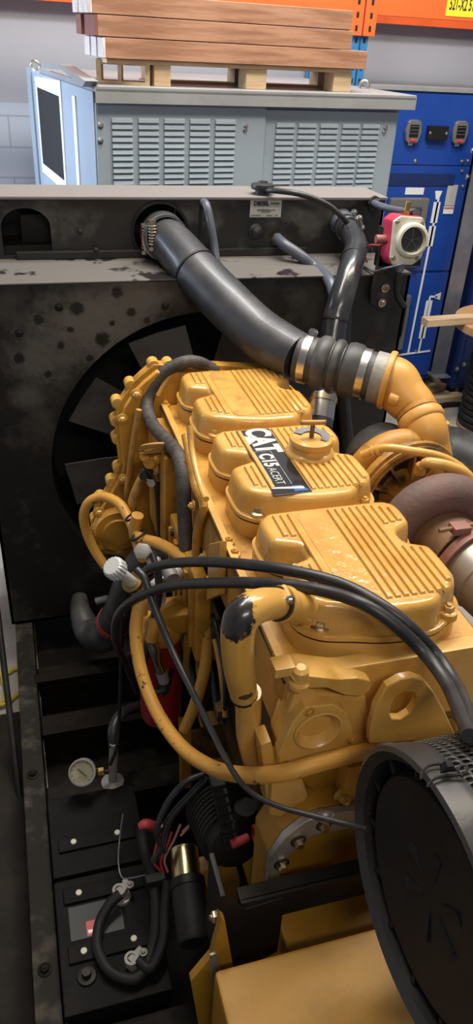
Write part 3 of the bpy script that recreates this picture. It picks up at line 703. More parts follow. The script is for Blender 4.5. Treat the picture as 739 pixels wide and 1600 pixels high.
def offset_out(y0, off, z, notch=1):
    # positive off grows the outline
    o1 = cover_outline(y0, off, notch); c = V((.695, y0+.2, 0))
    if sum((p-c).length for p in o1) < sum((p-c).length for p in cover_outline(y0, 0, notch)) and off > 0: o1 = cover_outline(y0, -off, notch)
    elif off < 0 and sum((p-c).length for p in o1) > sum((p-c).length for p in cover_outline(y0, 0, notch)): o1 = cover_outline(y0, -off, notch)
    return [V((p.x, p.y, z)) for p in o1]
covers = []
for k in range(3):
    y0 = 1.06+PIT*k
    B = MB().loft([offset_out(y0, .016, 1.42, .55), offset_out(y0, .016, GZ-.0055, .55)])
    B.build('rocker_base', yellow, eg)
    MB().loft([offset_out(y0, .0165, GZ-.0055, .55), offset_out(y0, .0165, GZ+.001, .55)]).build('cover_gasket', gasket, eg)
    c = MB()
    c.loft([offset_out(y0, .018, GZ, .55), offset_out(y0, .018, GZ+.010, .55), offset_out(y0, .012, GZ+.013, .55)])
    c.loft([offset_out(y0, .012, GZ+.008, .9), offset_out(y0, .009, GZ+.03), offset_out(y0, .005, GZ+.058), offset_out(y0, .001, GZ+.070), offset_out(y0, -.006, GZ+.077), offset_out(y0, -.016, GZ+.079)])
    zt = GZ+.079
    def rib(xa, ya, yb):
        yc = [yb-ya]
        c.loft([[V((xa-.0065, ya, zt-.003)), V((xa+.0065, ya, zt-.003)), V((xa+.0065, yb, zt-.003)), V((xa-.0065, yb, zt-.003))],
                [V((xa-.0058, ya+.004, zt+.0045)), V((xa+.0058, ya+.004, zt+.0045)), V((xa+.0058, yb-.004, zt+.0045)), V((xa-.0058, yb-.004, zt+.0045))],
                [V((xa-.0042, ya+.007, zt+.0065)), V((xa+.0042, ya+.007, zt+.0065)), V((xa+.0042, yb-.007, zt+.0065)), V((xa-.0042, yb-.007, zt+.0065))]], False, True)
    for j in range(3):
        xa = CX0+.052+.019*j
        rib(xa, y0+.075-.012*j, y0+.178+.004*j if j < 2 else y0+.385)
        if j < 2: rib(xa, y0+.292-.004*j, y0+.385)
    for j in range(9):
        xa = CX0+.195+.0195*j
        if xa < CX1-.082: rib(xa, y0+.028, y0+.386)
        else: rib(xa, y0+.03+.03*max(0, j-7), y0+.205-.006*(j-6)); rib(xa, y0+.295+.004*(j-6), y0+.384-.008*(j-6))
    co = c.build('valve_cover', yellow_oily if k != 1 else yellow, eg, smooth=42, label=['valve cover nearest the camera, oily centre panel', 'middle valve cover with black decal and filler cap', 'valve cover farthest back, nearest the fan'][k])
    covers.append(co)
    if k != 1:
        pm_ = MB(); pm_.prism([(CX0+.108, y0+.05), (CX0+.12, y0+.034), (CX0+.181, y0+.034), (CX0+.184, y0+.05), (CX0+.184, y0+.37), (CX0+.17, y0+.386), (CX0+.12, y0+.386), (CX0+.106, y0+.36)], (0, 0, zt-.002), XA, YA, (0, 0, .0035), .001)
        pm_.build('centre_panel', yellow_wet if k == 0 else yellow_stain, co)
    for (x, y) in ((CX0+.058, y0+.235), (CX0+.050, y0+.045), (CX1-.045, y0+.03), (CX1-.045, y0+.25)):
        MB().lathe([(0, 0), (.023, 0), (.022, .014), (.019, .016), (0, .016)], (x, y, GZ+.005), ZA, 24).build('bolt_boss', yellow, co)
        MB().bolt((x, y, GZ+.018), ZA, .0125, .015).build('cover_bolt', zinc if (x < .6 and k < 2) else yellow, co)
# bolts between the covers on the left rail
for k in range(3):
    for dy in (.02, .42):
        MB().bolt((.468, 1.06+PIT*k+dy, 1.43), ZA, .009, .012).build('head_bolt', yellow_dirty, eg)
MB().bx((.452, 1.05, 1.4285), (.472, 2.38, 1.438), .002).build('head_rail', yellow, eg)
# decal
dx0, dx1, dy0, dy1, dz = .582, .686, 1.535, 1.905, GZ+.081
dcl = MB().bx((dx0, dy0, dz-.004), (dx1, dy1, dz), .0015).build('decal', decal_blk, covers[1])
rd_, up_ = V((0, -1, 0)), V((1, 0, 0))
MB().text('CAT', (.640, 1.832, dz+.0006), rd_, up_, .098, .0006, .0045, sx=.78).build('decal_letters', silver_ink, dcl, smooth=0)
MB().prism([(0, 0), (.062, 0), (.031, .036)], (.5925, 1.868, dz), rd_, up_, (0, 0, .0016)).build('decal_triangle', silver_ink, dcl, smooth=0)
MB().text('C15', (.622, 1.715, dz+.0006), rd_, up_, .054, .0005, .0022, sx=.8).build('decal_letters', silver_ink, dcl, smooth=0)
MB().text('ACERT', (.617, 1.628, dz+.0006), rd_, up_, .034, .0005, .0, sx=.85).build('decal_letters', plate_grey, dcl, smooth=0)
MB().prism([(0, 0), (.006, 0), (.02, .085), (.008, .085)], (dx0+.004, 1.572, dz), rd_, up_, (0, 0, .0012)).build('decal_stripe', silver_ink, dcl, smooth=0)
MB().prism([(0, 0), (.03, .0), (.03, .04), (.0, .025)], (dx1-.045, 1.572, dz), rd_, up_, (0, 0, .001)).build('decal_picture', blue_ink, dcl, smooth=0)
ol = MB()
for (a, b) in (((.597, 1.765), (.645, 1.765)), ((.645, 1.765), (.645, 1.58)), ((.597, 1.765), (.597, 1.60))): ol.beam((*a, dz+.0008), (*b, dz+.0008), .0012, .001)
ol.build('decal_outline', plate_grey, dcl, smooth=0)
# oil filler
fx, fy = .752, 1.735
fl = MB().lathe([(0, 0), (.070, 0), (.070, .010), (.066, .016), (.058, .02), (.056, .034), (0, .034)], (fx, fy, GZ+.076), ZA, 44).build('oil_filler', yellow, covers[1])
cp = MB().lathe([(0, 0), (.054, 0), (.060, .003), (.062, .012), (.060, .020), (.052, .025), (.030, .022), (0, .022)], (fx, fy, GZ+.110), ZA, 44).build('filler_cap', yellow, fl)
MB().lathe([(.028, 0), (.051, .003), (.051, .0045), (.028, .003)], (fx, fy, GZ+.1325), ZA, 40, .6, 4.2).build('worn_disc', steel, cp)
MB().cyl((fx, fy, GZ+.128), (fx, fy, GZ+.172), .0065, n=12).build('handle_stem', rust_brown, cp)
MB().cyl((fx-.036, fy+.005, GZ+.176), (fx+.036, fy-.005, GZ+.176), .0075, n=14, bev=.002).build('handle_bar', comp_mat, cp)

# ---- front gear housing
def at_f(x, y, Y_=2.43): return at(x, y, Y=Y_)
gpx = [(330, 570), (275, 571), (240, 569), (222, 585), (206, 600), (188, 628), (180, 655), (182, 690), (187, 725), (182, 742), (166, 770), (150, 795), (143, 822), (146, 848), (160, 866), (192, 870)]
gp = [at_f(*p) for p in gpx]
poly = [(p.x, p.z) for p in gp]+[(.42, .55), (1.0, .55), (1.12, .85), (1.08, 1.2), (.98, 1.42), (.86, 1.53)]
gh = MB().prism(poly, (0, 2.43, 0), XA, ZA, (0, .045, 0), .006).build('front_gear_housing', yellow_dirty, eg)
MB().prism([(x*.965+.022, z*.96+.045) for x, z in poly], (0, 2.405, 0), XA, ZA, (0, .03, 0), .008).build('housing_step', yellow_dirty, gh)
for (x, y) in ((264, 573), (241, 573), (205, 604), (184, 632), (182, 660), (184, 688), (186, 735), (175, 756), (158, 782), (150, 816), (157, 848), (176, 862)):
    p = at_f(x, y); MB().cyl(p+V((0, .004, 0)), p+V((0, .05, 0)), .021, n=20, bev=.004).build('bolt_lug', yellow, gh)
for (x, y) in ((213, 616), (191, 655), (193, 748), (156, 802), (150, 824), (162, 852), (188, 858), (155, 800)):
    MB().bolt(at_f(x, y, 2.40), (0, -1, 0), .012, .012).build('bolt', yellow, gh)
p = at_f(182, 822, 2.41)
MB().lathe([(0, .05), (.055, .05), (.058, .044), (.085, .042), (.09, .03), (.09, 0), (0, 0)], p, (0, -1, 0), 40).build('accessory_cover', yellow_dirty, gh)
# ---- left side dressing of the engine
MB().bx((.41, 1.62, .93), (.452, 2.02, 1.22), .008).build('control_module', yellow_dirty, eg)
MB().bx((.40, 2.06, 1.0), (.47, 2.36, 1.40), .010).build('side_casting', yellow_dirty, eg)
for k in range(5): MB().bx((.398, 1.66+.075*k, .96), (.412, 1.69+.075*k, 1.19), .004).build('module_fin', yellow_dirty, eg)
for (x, y) in ((297, 720), (303, 790), (330, 905), (320, 870)):
    p = at(x, y, X=.44); MB().bolt(p, (-1, 0, 0), .010, .012).build('bolt', yellow, eg)
pb = [at(x, y, X=.43) for x, y in ((326, 850), (343, 846), (341, 930), (322, 938))]
MB().prism_pts(pb, (.02, 0, 0), .003).build('side_plate', yellow, eg)
MB().cyl(at(266, 832, X=.40), at(266, 832, X=.40)+V((.05, 0, 0)), .012, n=16).build('sensor_plug', rubber, eg)
for (pts, Y_, r, m, nm) in (
    ([(217, 640), (208, 690), (203, 730), (198, 770), (203, 800)], 2.33, .010, hose_tan, 'fuel_pipe'),
    ([(229, 735), (216, 760), (207, 785), (206, 815), (214, 850)], 2.25, .017, hose_tan, 'fuel_pipe'),
    ([(244, 752), (248, 790), (252, 850)], 2.15, .013, rubber, 'sensor_cable'),
    ([(290, 680), (297, 715), (305, 760), (318, 790), (308, 830), (306, 880)], 2.0, .013, yellow_dirty, 'fuel_pipe'),
    ([(296, 665), (300, 705), (312, 755), (322, 780)], 1.95, .009, yellow, 'fuel_pipe')):
    MB().tube([at(x, y, Y=Y_) if Y_ > 2.05 else at(x, y, X=.436-.004*(Y_ < 1.98)) for x, y in pts], r, 10).build(nm, m, eg)
cl = MB()
for k in range(5):
    c = at(241+1.5*k, 696+1.5*k, Y=2.10+.004*k); cl.tube([c+V((.05*math.cos(t)*(.8+.1*(k % 3)), -.02*math.sin(t), .016*math.sin(t)-.003*k)) for t in [2*math.pi*i/10 for i in range(10)]], .0045, 8, 3, True)
cl.build('wire_coil', hose_tan, eg)
for (x, y, r, m) in ((240, 715, .03, yellow_dirty), (231, 735, .022, rubber), (243, 745, .022, steel), (300, 700, .02, yellow_dirty), (233, 705, .025, yellow_dirty)):
    p = at(x, y, Y=2.18); MB().lathe([(0, 0), (r, 0), (r, .03), (r*.7, .036), (r*.7, .055), (0, .055)], p, (-.4, -.8, .1), 6).build('fitting', m, eg)
bar = [at(x, y, Y=1.62) for x, y in ((281, 1130), (299, 1130), (299, 1232), (283, 1232))]
MB().prism_pts(bar, (0, .03, 0), .003).build('filter_post', yellow_dark, eg)
for (x, y, w_) in ((305, 1165, .035), (320, 1085, .03)):
    p = at(x, y, Y=1.7); MB().bx(p-V((w_, .04, .045)), p+V((.16, .04, .045)), .01).build('side_lug', block_dark, eg)
for (pts, r, m) in (([(300, 940), (318, 985), (330, 1040), (338, 1100)], .010, rubber), ([(318, 935), (332, 985), (345, 1050), (352, 1120)], .008, hose_tan), ([(332, 960), (345, 1010), (352, 1070), (350, 1130)], .007, rubber), ([(308, 990), (300, 1040), (312, 1100), (330, 1150)], .012, rubber)):
    MB().tube([at(x, y, X=.46) for x, y in pts], r, 10).build('engine_cable', m, eg)
for (x, y, s_) in ((338, 985, .03), (330, 1050, .035), (345, 1110, .03), (318, 940, .028)):
    p = at(x, y, X=.47); MB().box(p, (s_*1.2, s_*1.6, s_*1.5), None, .005).build('connector', block_dark, eg)


# ---- rear of the engine
RYY = 1.03
def atr(x, y, Y_=RYY): return at(x, y, Y=Y_)
MB().bx((.455, RYY-.012, 1.25), (.93, RYY+.03, GZ-.03), .006).build('head_rear_plate', yellow, eg)
hp = [atr(*q, 1.0) for q in ((466, 1068), (500, 1084), (573, 1088), (580, 1150), (575, 1165), (548, 1196), (440, 1216), (434, 1160))]
MB().prism_pts(hp, (0, .06, 0), .008).build('thermostat_housing', yellow, eg)
hp = [atr(*q, .975) for q in ((478, 1106), (520, 1101), (540, 1112), (552, 1140), (551, 1162), (520, 1178), (437, 1200), (436, 1178), (458, 1128))]
rc = atr(497, 1141, .975)
th = MB().plate([(p.x-rc.x, p.z-rc.z) for p in hp], [circ(0, 0, .046, 40)], rc, XA, ZA, (0, .03, 0)).build('thermostat_flange', yellow, eg, bev=.003)
MB().lathe([(.046, .002), (.054, -.003), (.050, -.005), (.045, .0), (.037, .018), (0, .018)], rc, (0, 1, 0), 44).build('round_plug', yellow, th)
for (x, y) in ((483, 1112), (444, 1194), (549, 1155)): MB().bolt(atr(x, y, .975), (0, -1, 0), .007, .006).build('bolt', yellow_dirty, th)
ar = [atr(*q, .99) for q in ((455, 1062), (476, 1056), (530, 1062), (560, 1060), (580, 1064), (581, 1078), (566, 1090), (540, 1088), (510, 1076), (470, 1078))]
MB().prism_pts(ar, (0, .07, 0), .006).build('rear_bracket', yellow, eg)
MB().lathe([(0, 0), (.022, 0), (.022, .01), (.014, .014), (.014, .03), (.017, .03), (.017, .042), (.01, .05), (0, .05)], atr(467, 1070, 1.0), ZA, 24).build('stud', yellow, eg)
p = atr(446, 1052, 1.0); MB().bx(p-V((.022, .0, .012)), p+V((.022, .04, .012)), .003).build('small_lug', yellow, eg)
# lifting eye with its slotted hole
eo = atr(632, 1102, .955)
def rel(x, y): q = atr(x, y, .955); return (q.x-eo.x, q.z-eo.z)
le = [rel(x, y) for x, y in ((577, 1162), (578, 1140), (587, 1105), (605, 1074), (625, 1062), (645, 1058), (662, 1064), (678, 1082), (695, 1112), (712, 1150), (705, 1155))]
ho = [rel(x, y) for x, y in ((609, 1116), (612, 1100), (620, 1088), (634, 1082), (646, 1082), (651, 1090), (648, 1104), (640, 1116), (626, 1124), (613, 1124))]
MB().plate(le, [ho], eo, XA, ZA, (0, .02, 0)).build('lifting_eye', yellow, eg, bev=.003)
MB().bx((eo.x-.10, .96, 1.08), (eo.x+.14, 1.03, 1.20), .006).build('eye_foot', yellow_dirty, eg)
lp = [atr(*q, 1.0) for q in ((452, 1205), (548, 1195), (556, 1235), (520, 1252), (480, 1230))]
MB().prism_pts(lp, (0, .06, 0), .006).build('rear_boss', yellow_dark, eg)
MB().bx((.62, 1.0, .96), (.90, 1.06, 1.20), .008).build('rear_wall', yellow_dark, eg)
sp = [atr(*q, 1.0) for q in ((407, 1165), (424, 1158), (438, 1215), (428, 1280), (418, 1262))]
MB().prism_pts(sp, (0, .05, 0), .004).build('side_rib', yellow, eg)
wd = [atr(*q, .98) for q in ((425, 1212), (470, 1205), (483, 1245), (455, 1280), (421, 1276))]
MB().prism_pts(wd, (0, .08, 0), .008).build('rear_wedge', yellow, eg)
MB().bolt(atr(535, 1243, .97), (0, -1, .2), .013, .018).build('bolt', yellow, eg)
# flywheel housing: faceted flange with a bright machined edge
fo = [atr(*q, .93) for q in ((417, 1400), (421, 1345), (445, 1310), (476, 1285), (500, 1275), (545, 1268))]
fpoly2 = [(p.x, p.z) for p in fo]+[(.95, .95), (1.02, .78), (1.02, .45), (.9, .3), (.5, .3), (.43, .45)]
fi = [atr(*q, .93) for q in ((435, 1395), (440, 1352), (461, 1326), (488, 1306), (520, 1300), (560, 1292))]
fin = [(p.x, p.z) for p in fi]+[(.90, .90), (.97, .76), (.97, .5), (.87, .36), (.54, .36), (.48, .48)]
fw = MB().plate(fpoly2, [fin], (0, .93, 0), XA, ZA, (0, .02, 0)).build('flywheel_housing', alu, eg, bev=.002)
MB().prism(fpoly2, (0, .95, 0), XA, ZA, (0, .10, 0), .01).build('housing_body', yellow_dark, fw)
MB().lathe([(0, .0), (.10, 0), (.115, .02), (.12, .05), (0, .05)], (.60, .99, .70), (0, -1, 0), 32).build('hub_bulge', yellow_dark, fw)
for (x, y) in ((466, 1314), (440, 1350), (506, 1289)): 
    p = atr(x, y, .93); MB().lathe([(0, .0), (.0145, 0), (.0145, .006), (.010, .007), (.010, .016), (0, .016)], p, (0, -1, 0), 6).build('bolt', zinc, fw)
    ring(q_ := MB(), p, (0, 1, 0), .017, .0025, 20, 6); q_.build('worn_ring', gasket, fw)
p = atr(508, 1274, .93); MB().sphere(p, .022, 16, (1, .8, .8)).build('cast_nub', alu, fw)

# ---- coolant elbow on the left rear
ep = [at(447, 944, Y=1.10), at(428, 943, Y=1.08), at(400, 948, Y=1.05), at(377, 966, Y=1.03), at(371, 1000, Y=1.03), at(374, 1045, Y=1.04), at(381, 1085, Y=1.06)]
m_ = yellow_pipe.copy(); m_.name = 'chipped_pipe_enamel'
pp = at(365, 968, Y=1.0); off_ = V((.69, 1.7, .22))
add_patch(m_, tuple(pp-off_), .048, (.022, .02, .02), 42, (1.2, .5, .85))
pp = at(383, 1085, Y=1.03); add_patch(m_, tuple(pp-off_), .016, (.03, .025, .02), 60, (1, .5, 1.5))
elb = MB().tube(ep, .036, 24, 8, radii=[.030, .032, .034, .035, .033, .032, .029]).build('coolant_elbow', m_, eg)
lw = [at(387, 1082, Y=1.06), at(388, 1110, Y=1.07), at(389, 1150, Y=1.08), at(400, 1195, Y=1.10)]
b_ = MB(); ring(b_, ep[-1], (ep[-1]-ep[-2]).normalized(), .026, .004, 30, hw=.004); b_.build('joint_gap', gasket, eg)
MB().tube(lw, .028, 24, 8, radii=[.029, .028, .028, .028]).build('lower_coolant_pipe', yellow, eg)
d = (ep[0]-ep[1]).normalized()
b_ = MB(); ring(b_, ep[0]-d*.012, d, .034, .004, 36, hw=.011); hc_ = b_.build('hose_clamp', yellow, elb)
b_ = MB(); ring(b_, ep[0]-d*.034, d, .0325, .003, 36, hw=.005); b_.build('seal_ring', gasket, elb)
q = ep[0]-d*.012+V((0, -.012, .036)); MB().cyl(q-V((.0, .02, 0)), q+V((0, .02, 0)), .008, n=12).build('clamp_housing', yellow, hc_)
MB().bolt(q-V((0, .02, 0)), (0, -1, .2), .006, .006).build('clamp_screw', steel, hc_)
MB().cyl(ep[0]-d*.02, ep[0]+d*.07+V((0, .0, -.008)), .030, .036, 28).build('cover_spigot', yellow, eg)
# ================================================================== CHARGE AIR PIPE
def bands(par, c, d, R, hw=.012, worm=True, m=steel, rot=0):
    b = MB(); ring(b, c, d, R, .004, 44, hw=hw); o = b.build('hose_clamp', m, par)
    if worm:
        x, y, z = frame(d); up = (ZA-z*ZA.dot(z)).normalized(); s = z.cross(up)
        q = c+(up*math.cos(rot)+s*math.sin(rot))*(R+.012); t_ = (s*math.cos(rot)-up*math.sin(rot))
        MB().cyl(q-t_*.028, q+t_*.028, .009, n=12).build('clamp_bolt', m, o)
        MB().lathe([(0, 0), (.014, 0), (.014, .012), (0, .012)], q+t_*.012, t_, 6).build('clamp_nut', m, o)
        MB().lathe([(0, 0), (.013, 0), (.013, .010), (0, .010)], q-t_*.03, t_, 6).build('clamp_nut', m, o)
    return o
ca = thing('charge_air_pipe', 'thick dusty black charge air pipe running from radiator tank to the turbocharger', 'pipe', (.9, 2.5, 1.5))
A0 = V((pc.x, 3.06, pc.z))
cpts = [A0, at(256, 368, Y=3.0), at(273, 386, Y=2.92), at(306, 424, Y=2.78), at(352, 472, Y=2.62), at(400, 517, Y=2.47), at(440, 544, Y=2.36), at(468, 559, Y=2.29)]
MB().tube(cpts, .076, 32, 8, radii=[.074, .078, .083, .088, .089, .088, .086, .082]).build('pipe', pipe_black, ca)
def dirn(P, i): return (P[min(i+1, len(P)-1)]-P[max(i-1, 0)]).normalized()
c = cpts[0].lerp(cpts[1], .6)
MB().lathe([(.076, 0), (.085, 0), (.085, .05), (.076, .05)], c-YA*.03, (cpts[1]-cpts[0]).normalized(), 40).build('pipe_sleeve', hose_blue, ca)
# twin spring loaded bolts of the port clamp, standing on the left of the pipe
o = bands(ca, c-YA*.01, YA, .085, .013, False)
o2 = bands(ca, c-YA*.045, YA, .085, .010, False)
for (x, y, Y_) in ((226, 374, 2.985), (238, 368, 2.93)):
    q = at(x, y, Y=Y_); q = V((q.x, q.y, q.z))
    s_ = MB(); s_.cyl(q-V((0, 0, .055)), q+V((0, 0, .055)), .006, n=10)
    for k in range(7): ring(s_, q+V((0, 0, -.03+k*.011)), ZA, .012, .004, 16, 6)
    s_.lathe([(0, 0), (.015, 0), (.015, .012), (0, .012)], q+V((0, 0, .045)), ZA, 6); s_.lathe([(0, 0), (.015, 0), (.015, .014), (0, .014)], q-V((0, 0, .055)), ZA, 6)
    s_.build('spring_bolt', zinc, o)
tq = at(296, 422, Y=2.79); i = 3
b = MB(); ring(b, cpts[3], dirn(cpts, 3), .0885, .003, 40, hw=.004); tie = b.build('cable_tie', rubber_matte, ca)
q = at(298, 424, Y=2.70); MB().box(at(297, 428, Y=2.72), (.016, .016, .02), None, .003).build('tie_head', rubber_matte, tie)
# bellows sleeve
j0, j1 = at(470, 559, Y=2.285), at(590, 590, Y=2.13)
dj = (j1-j0).normalized(); Lj = (j1-j0).length
prof = [(.078, -.02), (.082, -.01), (.082, .045), (.083, .075), (.096, .095), (.098, .12), (.094, .145), (.083, .158), (.083, .163), (.094, .172), (.098, .19), (.094, .207), (.083, .218), (.083, .224), (.094, .235), (.099, .26), (.097, .30), (.086, .325), (.084, .36), (.084, .40)]
k = Lj/.41
MB().lathe([(r*.96, h*k) for r, h in prof], j0, dj, 44).build('bellows_sleeve', rubber_dust, ca)
bands(ca, j0+dj*.02, dj, .080, .013, True, steel, -.35); bands(ca, j0+dj*.335*k, dj, .082, .013, False)
MB().lathe([(.080, 0), (.086, .0), (.086, .05), (.080, .05)], j0+dj*.385*k, dj, 44).build('grey_spigot', cast_grey, ca)
# yellow cast elbow down to the compressor
e0 = j0+dj*(.385*k+.04)
q1 = at(690, 715, Y=1.80)
epts = [e0, e0+dj*.035, at(630, 617, Y=2.06), at(647, 635, Y=2.02), at(654, 649, Y=1.99)]
MB().tube(epts, .08, 36, 8, radii=[.080, .080, .077, .070, .064]).build('cast_elbow', orange_yellow, ca)
b = MB(); b.lathe([(.083, 0), (.095, 0), (.098, .006), (.098, .016), (.095, .02), (.083, .02)], e0, dj, 44); rim = b.build('elbow_rim', orange_yellow, ca)
x_, y_, z_ = frame(dj); lg = e0+dj*.02+V((-.02, -.085, -.028)); MB().cyl(lg-dj*.02, lg+dj*.014, .022, n=24, bev=.005).build('casting_lug', orange_yellow, rim)
de = (epts[-1]-epts[-2]).normalized()
b = MB(); ring(b, epts[-1]-de*.012, de, .064, .006, 44, hw=.006); b.build('joint_band', comp_mat, ca)
MB().lathe([(.055, -.012), (.072, -.008), (.077, .0), (.078, .02), (.073, .03), (.055, .04)], epts[-1]+de*.008, de, 44).build('joint_collar', orange_yellow, ca)

# ================================================================== TURBOCHARGER
tcx, tcz = 1.10, 1.30
tu = thing('turbocharger', 'sooty yellow and rust coloured turbocharger on the right side of the engine', 'turbocharger', (1.12, 1.65, 1.05))
ctr = at(630, 768, Y=1.86)
AXT = V((.12, -1, -.02)).normalized()
MB().lathe([(.135, -.02), (.178, -.015), (.186, .0), (.192, .010), (.190, .022), (.180, .026), (.180, .032), (.172, .036), (.160, .030), (.150, .034), (.140, .020), (.135, -.02)], ctr, AXT, 64).build('compressor_ring', comp_mat, tu)
MB().lathe([(.145, .0), (.138, -.012), (.08, -.015), (0, -.015)], ctr, AXT, 56).build('compressor_backplate', dark_brown, tu)
# compressor scroll
sp_, rr_ = [], []
for i in range(15):
    a = math.radians(200-22*i); r = .145
    x_, z_ = math.cos(a)*r, math.sin(a)*r
    sp_.append(ctr-AXT*.06+V((x_, 0, z_))); rr_.append(.04+.022*i/14)
MB().tube(sp_, .05, 20, 4, radii=rr_).build('compressor_scroll', comp_mat, tu)
MB().tube([epts[-1]+de*.015, epts[-1]+de*.06, at(672, 693, Y=1.93), at(678, 720, Y=1.91), at(678, 750, Y=1.91)], .06, 28, 8, radii=[.071, .069, .064, .060, .058]).build('compressor_outlet', orange_yellow, tu)
q = at(692, 668, Y=1.93); MB().cyl(q+V((0, 0, -.02)), q+V((.0, -.0, .02)), .018, n=18, bev=.003).build('outlet_lug', orange_yellow, tu)
# ribs between backplate and centre housing
for k in range(10):
    a = k*math.pi/5+.3; r1, r2 = .055, .150
    d = V((math.cos(a), 0, math.sin(a)))
    MB().beam(ctr+AXT*.02+d*r1, ctr+AXT*.01+d*r2, .010, .03, .002, up=(0, 1, 0)).build('backplate_rib', comp_mat, tu)
MB().lathe([(.085, -.03), (.062, .02), (.06, .10), (.075, .15), (.09, .17)], ctr+AXT*.02, AXT, 40).build('centre_housing', comp_mat, tu)
# grey intake behind the compressor
gi = at(590, 715, Y=2.02)
MB().lathe([(.0, -.02), (.118, -.02), (.125, -.01), (.125, .03), (.119, .036), (.119, .045), (.125, .05), (.125, .11), (.0, .12)], gi, (.08, -1, .05), 48).build('intake_cone', rubber_dust, tu)
# turbine scroll and outlet
tcn = at(680, 832, Y=1.52)
sp_, rr_ = [], []
for i in range(19):
    a = math.radians(-70+17*i)
    r = .128
    sp_.append(tcn+V((-math.cos(a)*r, 0, math.sin(a)*r))); rr_.append(.042+.014*math.sin(math.pi*min(1, i/18)))
MB().tube(sp_, .06, 24, 4, radii=rr_).build('turbine_scroll', rust, tu)
MB().lathe([(0, -.06), (.085, -.06), (.10, -.03), (.10, .03), (.092, .06), (.086, .12), (0, .12)], tcn, AXT, 44).build('turbine_housing', rust_brown, tu)
to = tcn+AXT*.12
AX2 = V((.30, -1, -.16)).normalized()
b = MB(); ring(b, to+AX2*.012, AX2, .088, .016, 48, hw=.012); vb = b.build('v_band_clamp', rust_pink, tu)
q = to+V((-.035, -.01, .105)); MB().box(q, (.05, .04, .024), None, .005).build('clamp_lug', rust_pink, vb); MB().cyl(q-V((.06, 0, 0)), q+V((.10, .0, .012)), .006, n=10).build('clamp_bolt', rust_brown, vb)
MB().lathe([(.07, 0), (.088, .01), (.094, .05), (.094, .06), (.098, .066), (.098, .075), (.094, .08), (.094, .30), (.07, .30)], to+AX2*.015, AX2, 48).build('exhaust_outlet', heat_steel, tu)
MB().lathe([(0, 0), (.05, 0), (.05, .06), (0, .06)], at(600, 850, Y=1.62), (0, 0, 1), 24).build('manifold_foot', rust_brown, tu)
mf = MB(); mf.tube([(1.02, 2.25, 1.12), (1.03, 1.9, 1.10), (1.02, 1.5, 1.10), (1.0, 1.12, 1.12)], .055, 20, 6)
for y in (1.2, 1.45, 1.7, 1.95, 2.2): mf.tube([(.935, y, 1.2), (.97, y, 1.18), (1.02, y, 1.12)], .035, 14, 4)
mf.build('exhaust_manifold', rust_brown, eg)
MB().tube([V((1.12, 1.52, 1.22)), V((1.10, 1.5, 1.10))], .06, 20).build('turbine_foot', rust, tu)
p = at(705, 1072, Y=1.15)
MB().lathe([(0, -.1), (.10, -.1), (.12, -.05), (.12, .03), (.09, .06), (0, .06)], p+V((0, .15, -.05)), (.2, -1, 0), 32).build('manifold_end', rust_brown, eg)
MB().tube([at(708, 1086, Y=1.12), at(745, 1068, Y=1.10), at(790, 1060, Y=1.08)], .020, 14).build('manifold_rod', rust_brown, eg)
# oil line over the turbocharger
ol_ = [at(566, 711, Y=1.80), at(600, 700, Y=1.76), at(640, 704, Y=1.72), at(690, 714, Y=1.70), at(725, 735, Y=1.68), at(745, 765, Y=1.66)]
o1 = MB().tube(ol_, .0125, 14, 6).build('oil_pipe', yellow, tu)
for k in (.25, .34):
    q = ol_[0].lerp(ol_[1], k*2.2); b = MB(); ring(b, q, (ol_[1]-ol_[0]).normalized(), .0125, .006, 20, hw=.005); b.build('pipe_clip', yellow, o1)
p0_, p1_ = at(670, 723, Y=1.64), at(700, 728, Y=1.62)
o2 = MB().tube([at(655, 738, Y=1.66), at(660, 726, Y=1.65), p0_, p1_, at(730, 742, Y=1.60), at(748, 775, Y=1.58)], .015, 14, 6, radii=[.009, .010, .016, .016, .015, .015]).build('oil_pipe', yellow, tu)
b = MB(); b.lathe([(0, 0), (.017, 0), (.017, .03), (.012, .034), (0, .034)], at(655, 740, Y=1.66), ZA, 6); b.build('elbow_fitting', comp_mat, o2)

# ================================================================== UPPER COOLANT HOSE (right)
uh = thing('coolant_hose', 'glossy black coolant hose dropping from the right end of the radiator tank', 'hose', (1.25, 2.85, 1.2))
u_ = [at(533, 345, Y=3.06), at(545, 360, Y=2.96), at(556, 385, Y=2.84), at(546, 425, Y=2.70), at(534, 465, Y=2.63), at(524, 500, Y=2.60), at(515, 560, Y=2.54), at(504, 625, Y=2.44), at(500, 670, Y=2.36)]
MB().tube(u_, .047, 24, 8, radii=[.043, .044, .045, .047, .049, .050, .049, .047, .047]).build('hose', pipe_gloss, uh)
d = (u_[1]-u_[0]).normalized()
for f, rt in ((.05, -1.2), (.8, -1.1)):
    bands(uh, u_[0].lerp(u_[1], f), d, .0455, .009, True, steel, rt)
MB().lathe([(.043, 0), (.0475, 0), (.0475, .05), (.043, .05)], u_[0].lerp(u_[1], .0), d, 32).build('hose_cuff', hose_blue, uh)
for i in (3,): b = MB(); ring(b, u_[2].lerp(u_[3], .5), dirn(u_, 2), .0475, .003, 32, hw=.004); b.build('cable_tie', rubber_matte, uh)
b = MB(); ring(b, u_[5], dirn(u_, 5), .0505, .003, 32, hw=.004); b.build('cable_tie', rubber_matte, uh)
MB().lathe([(.0, 0), (.052, 0), (.052, .10), (.0, .10)], u_[7]+dirn(u_, 7)*-.02, dirn(u_, 7), 32).build('steel_joint', steel, uh)
bands(uh, u_[7]-dirn(u_, 7)*.0, dirn(u_, 7), .052, .011, False, zinc)
g_ = [at(540, 480, Y=2.68), at(537, 560, Y=2.62), at(538, 640, Y=2.56), at(545, 710, Y=2.5)]
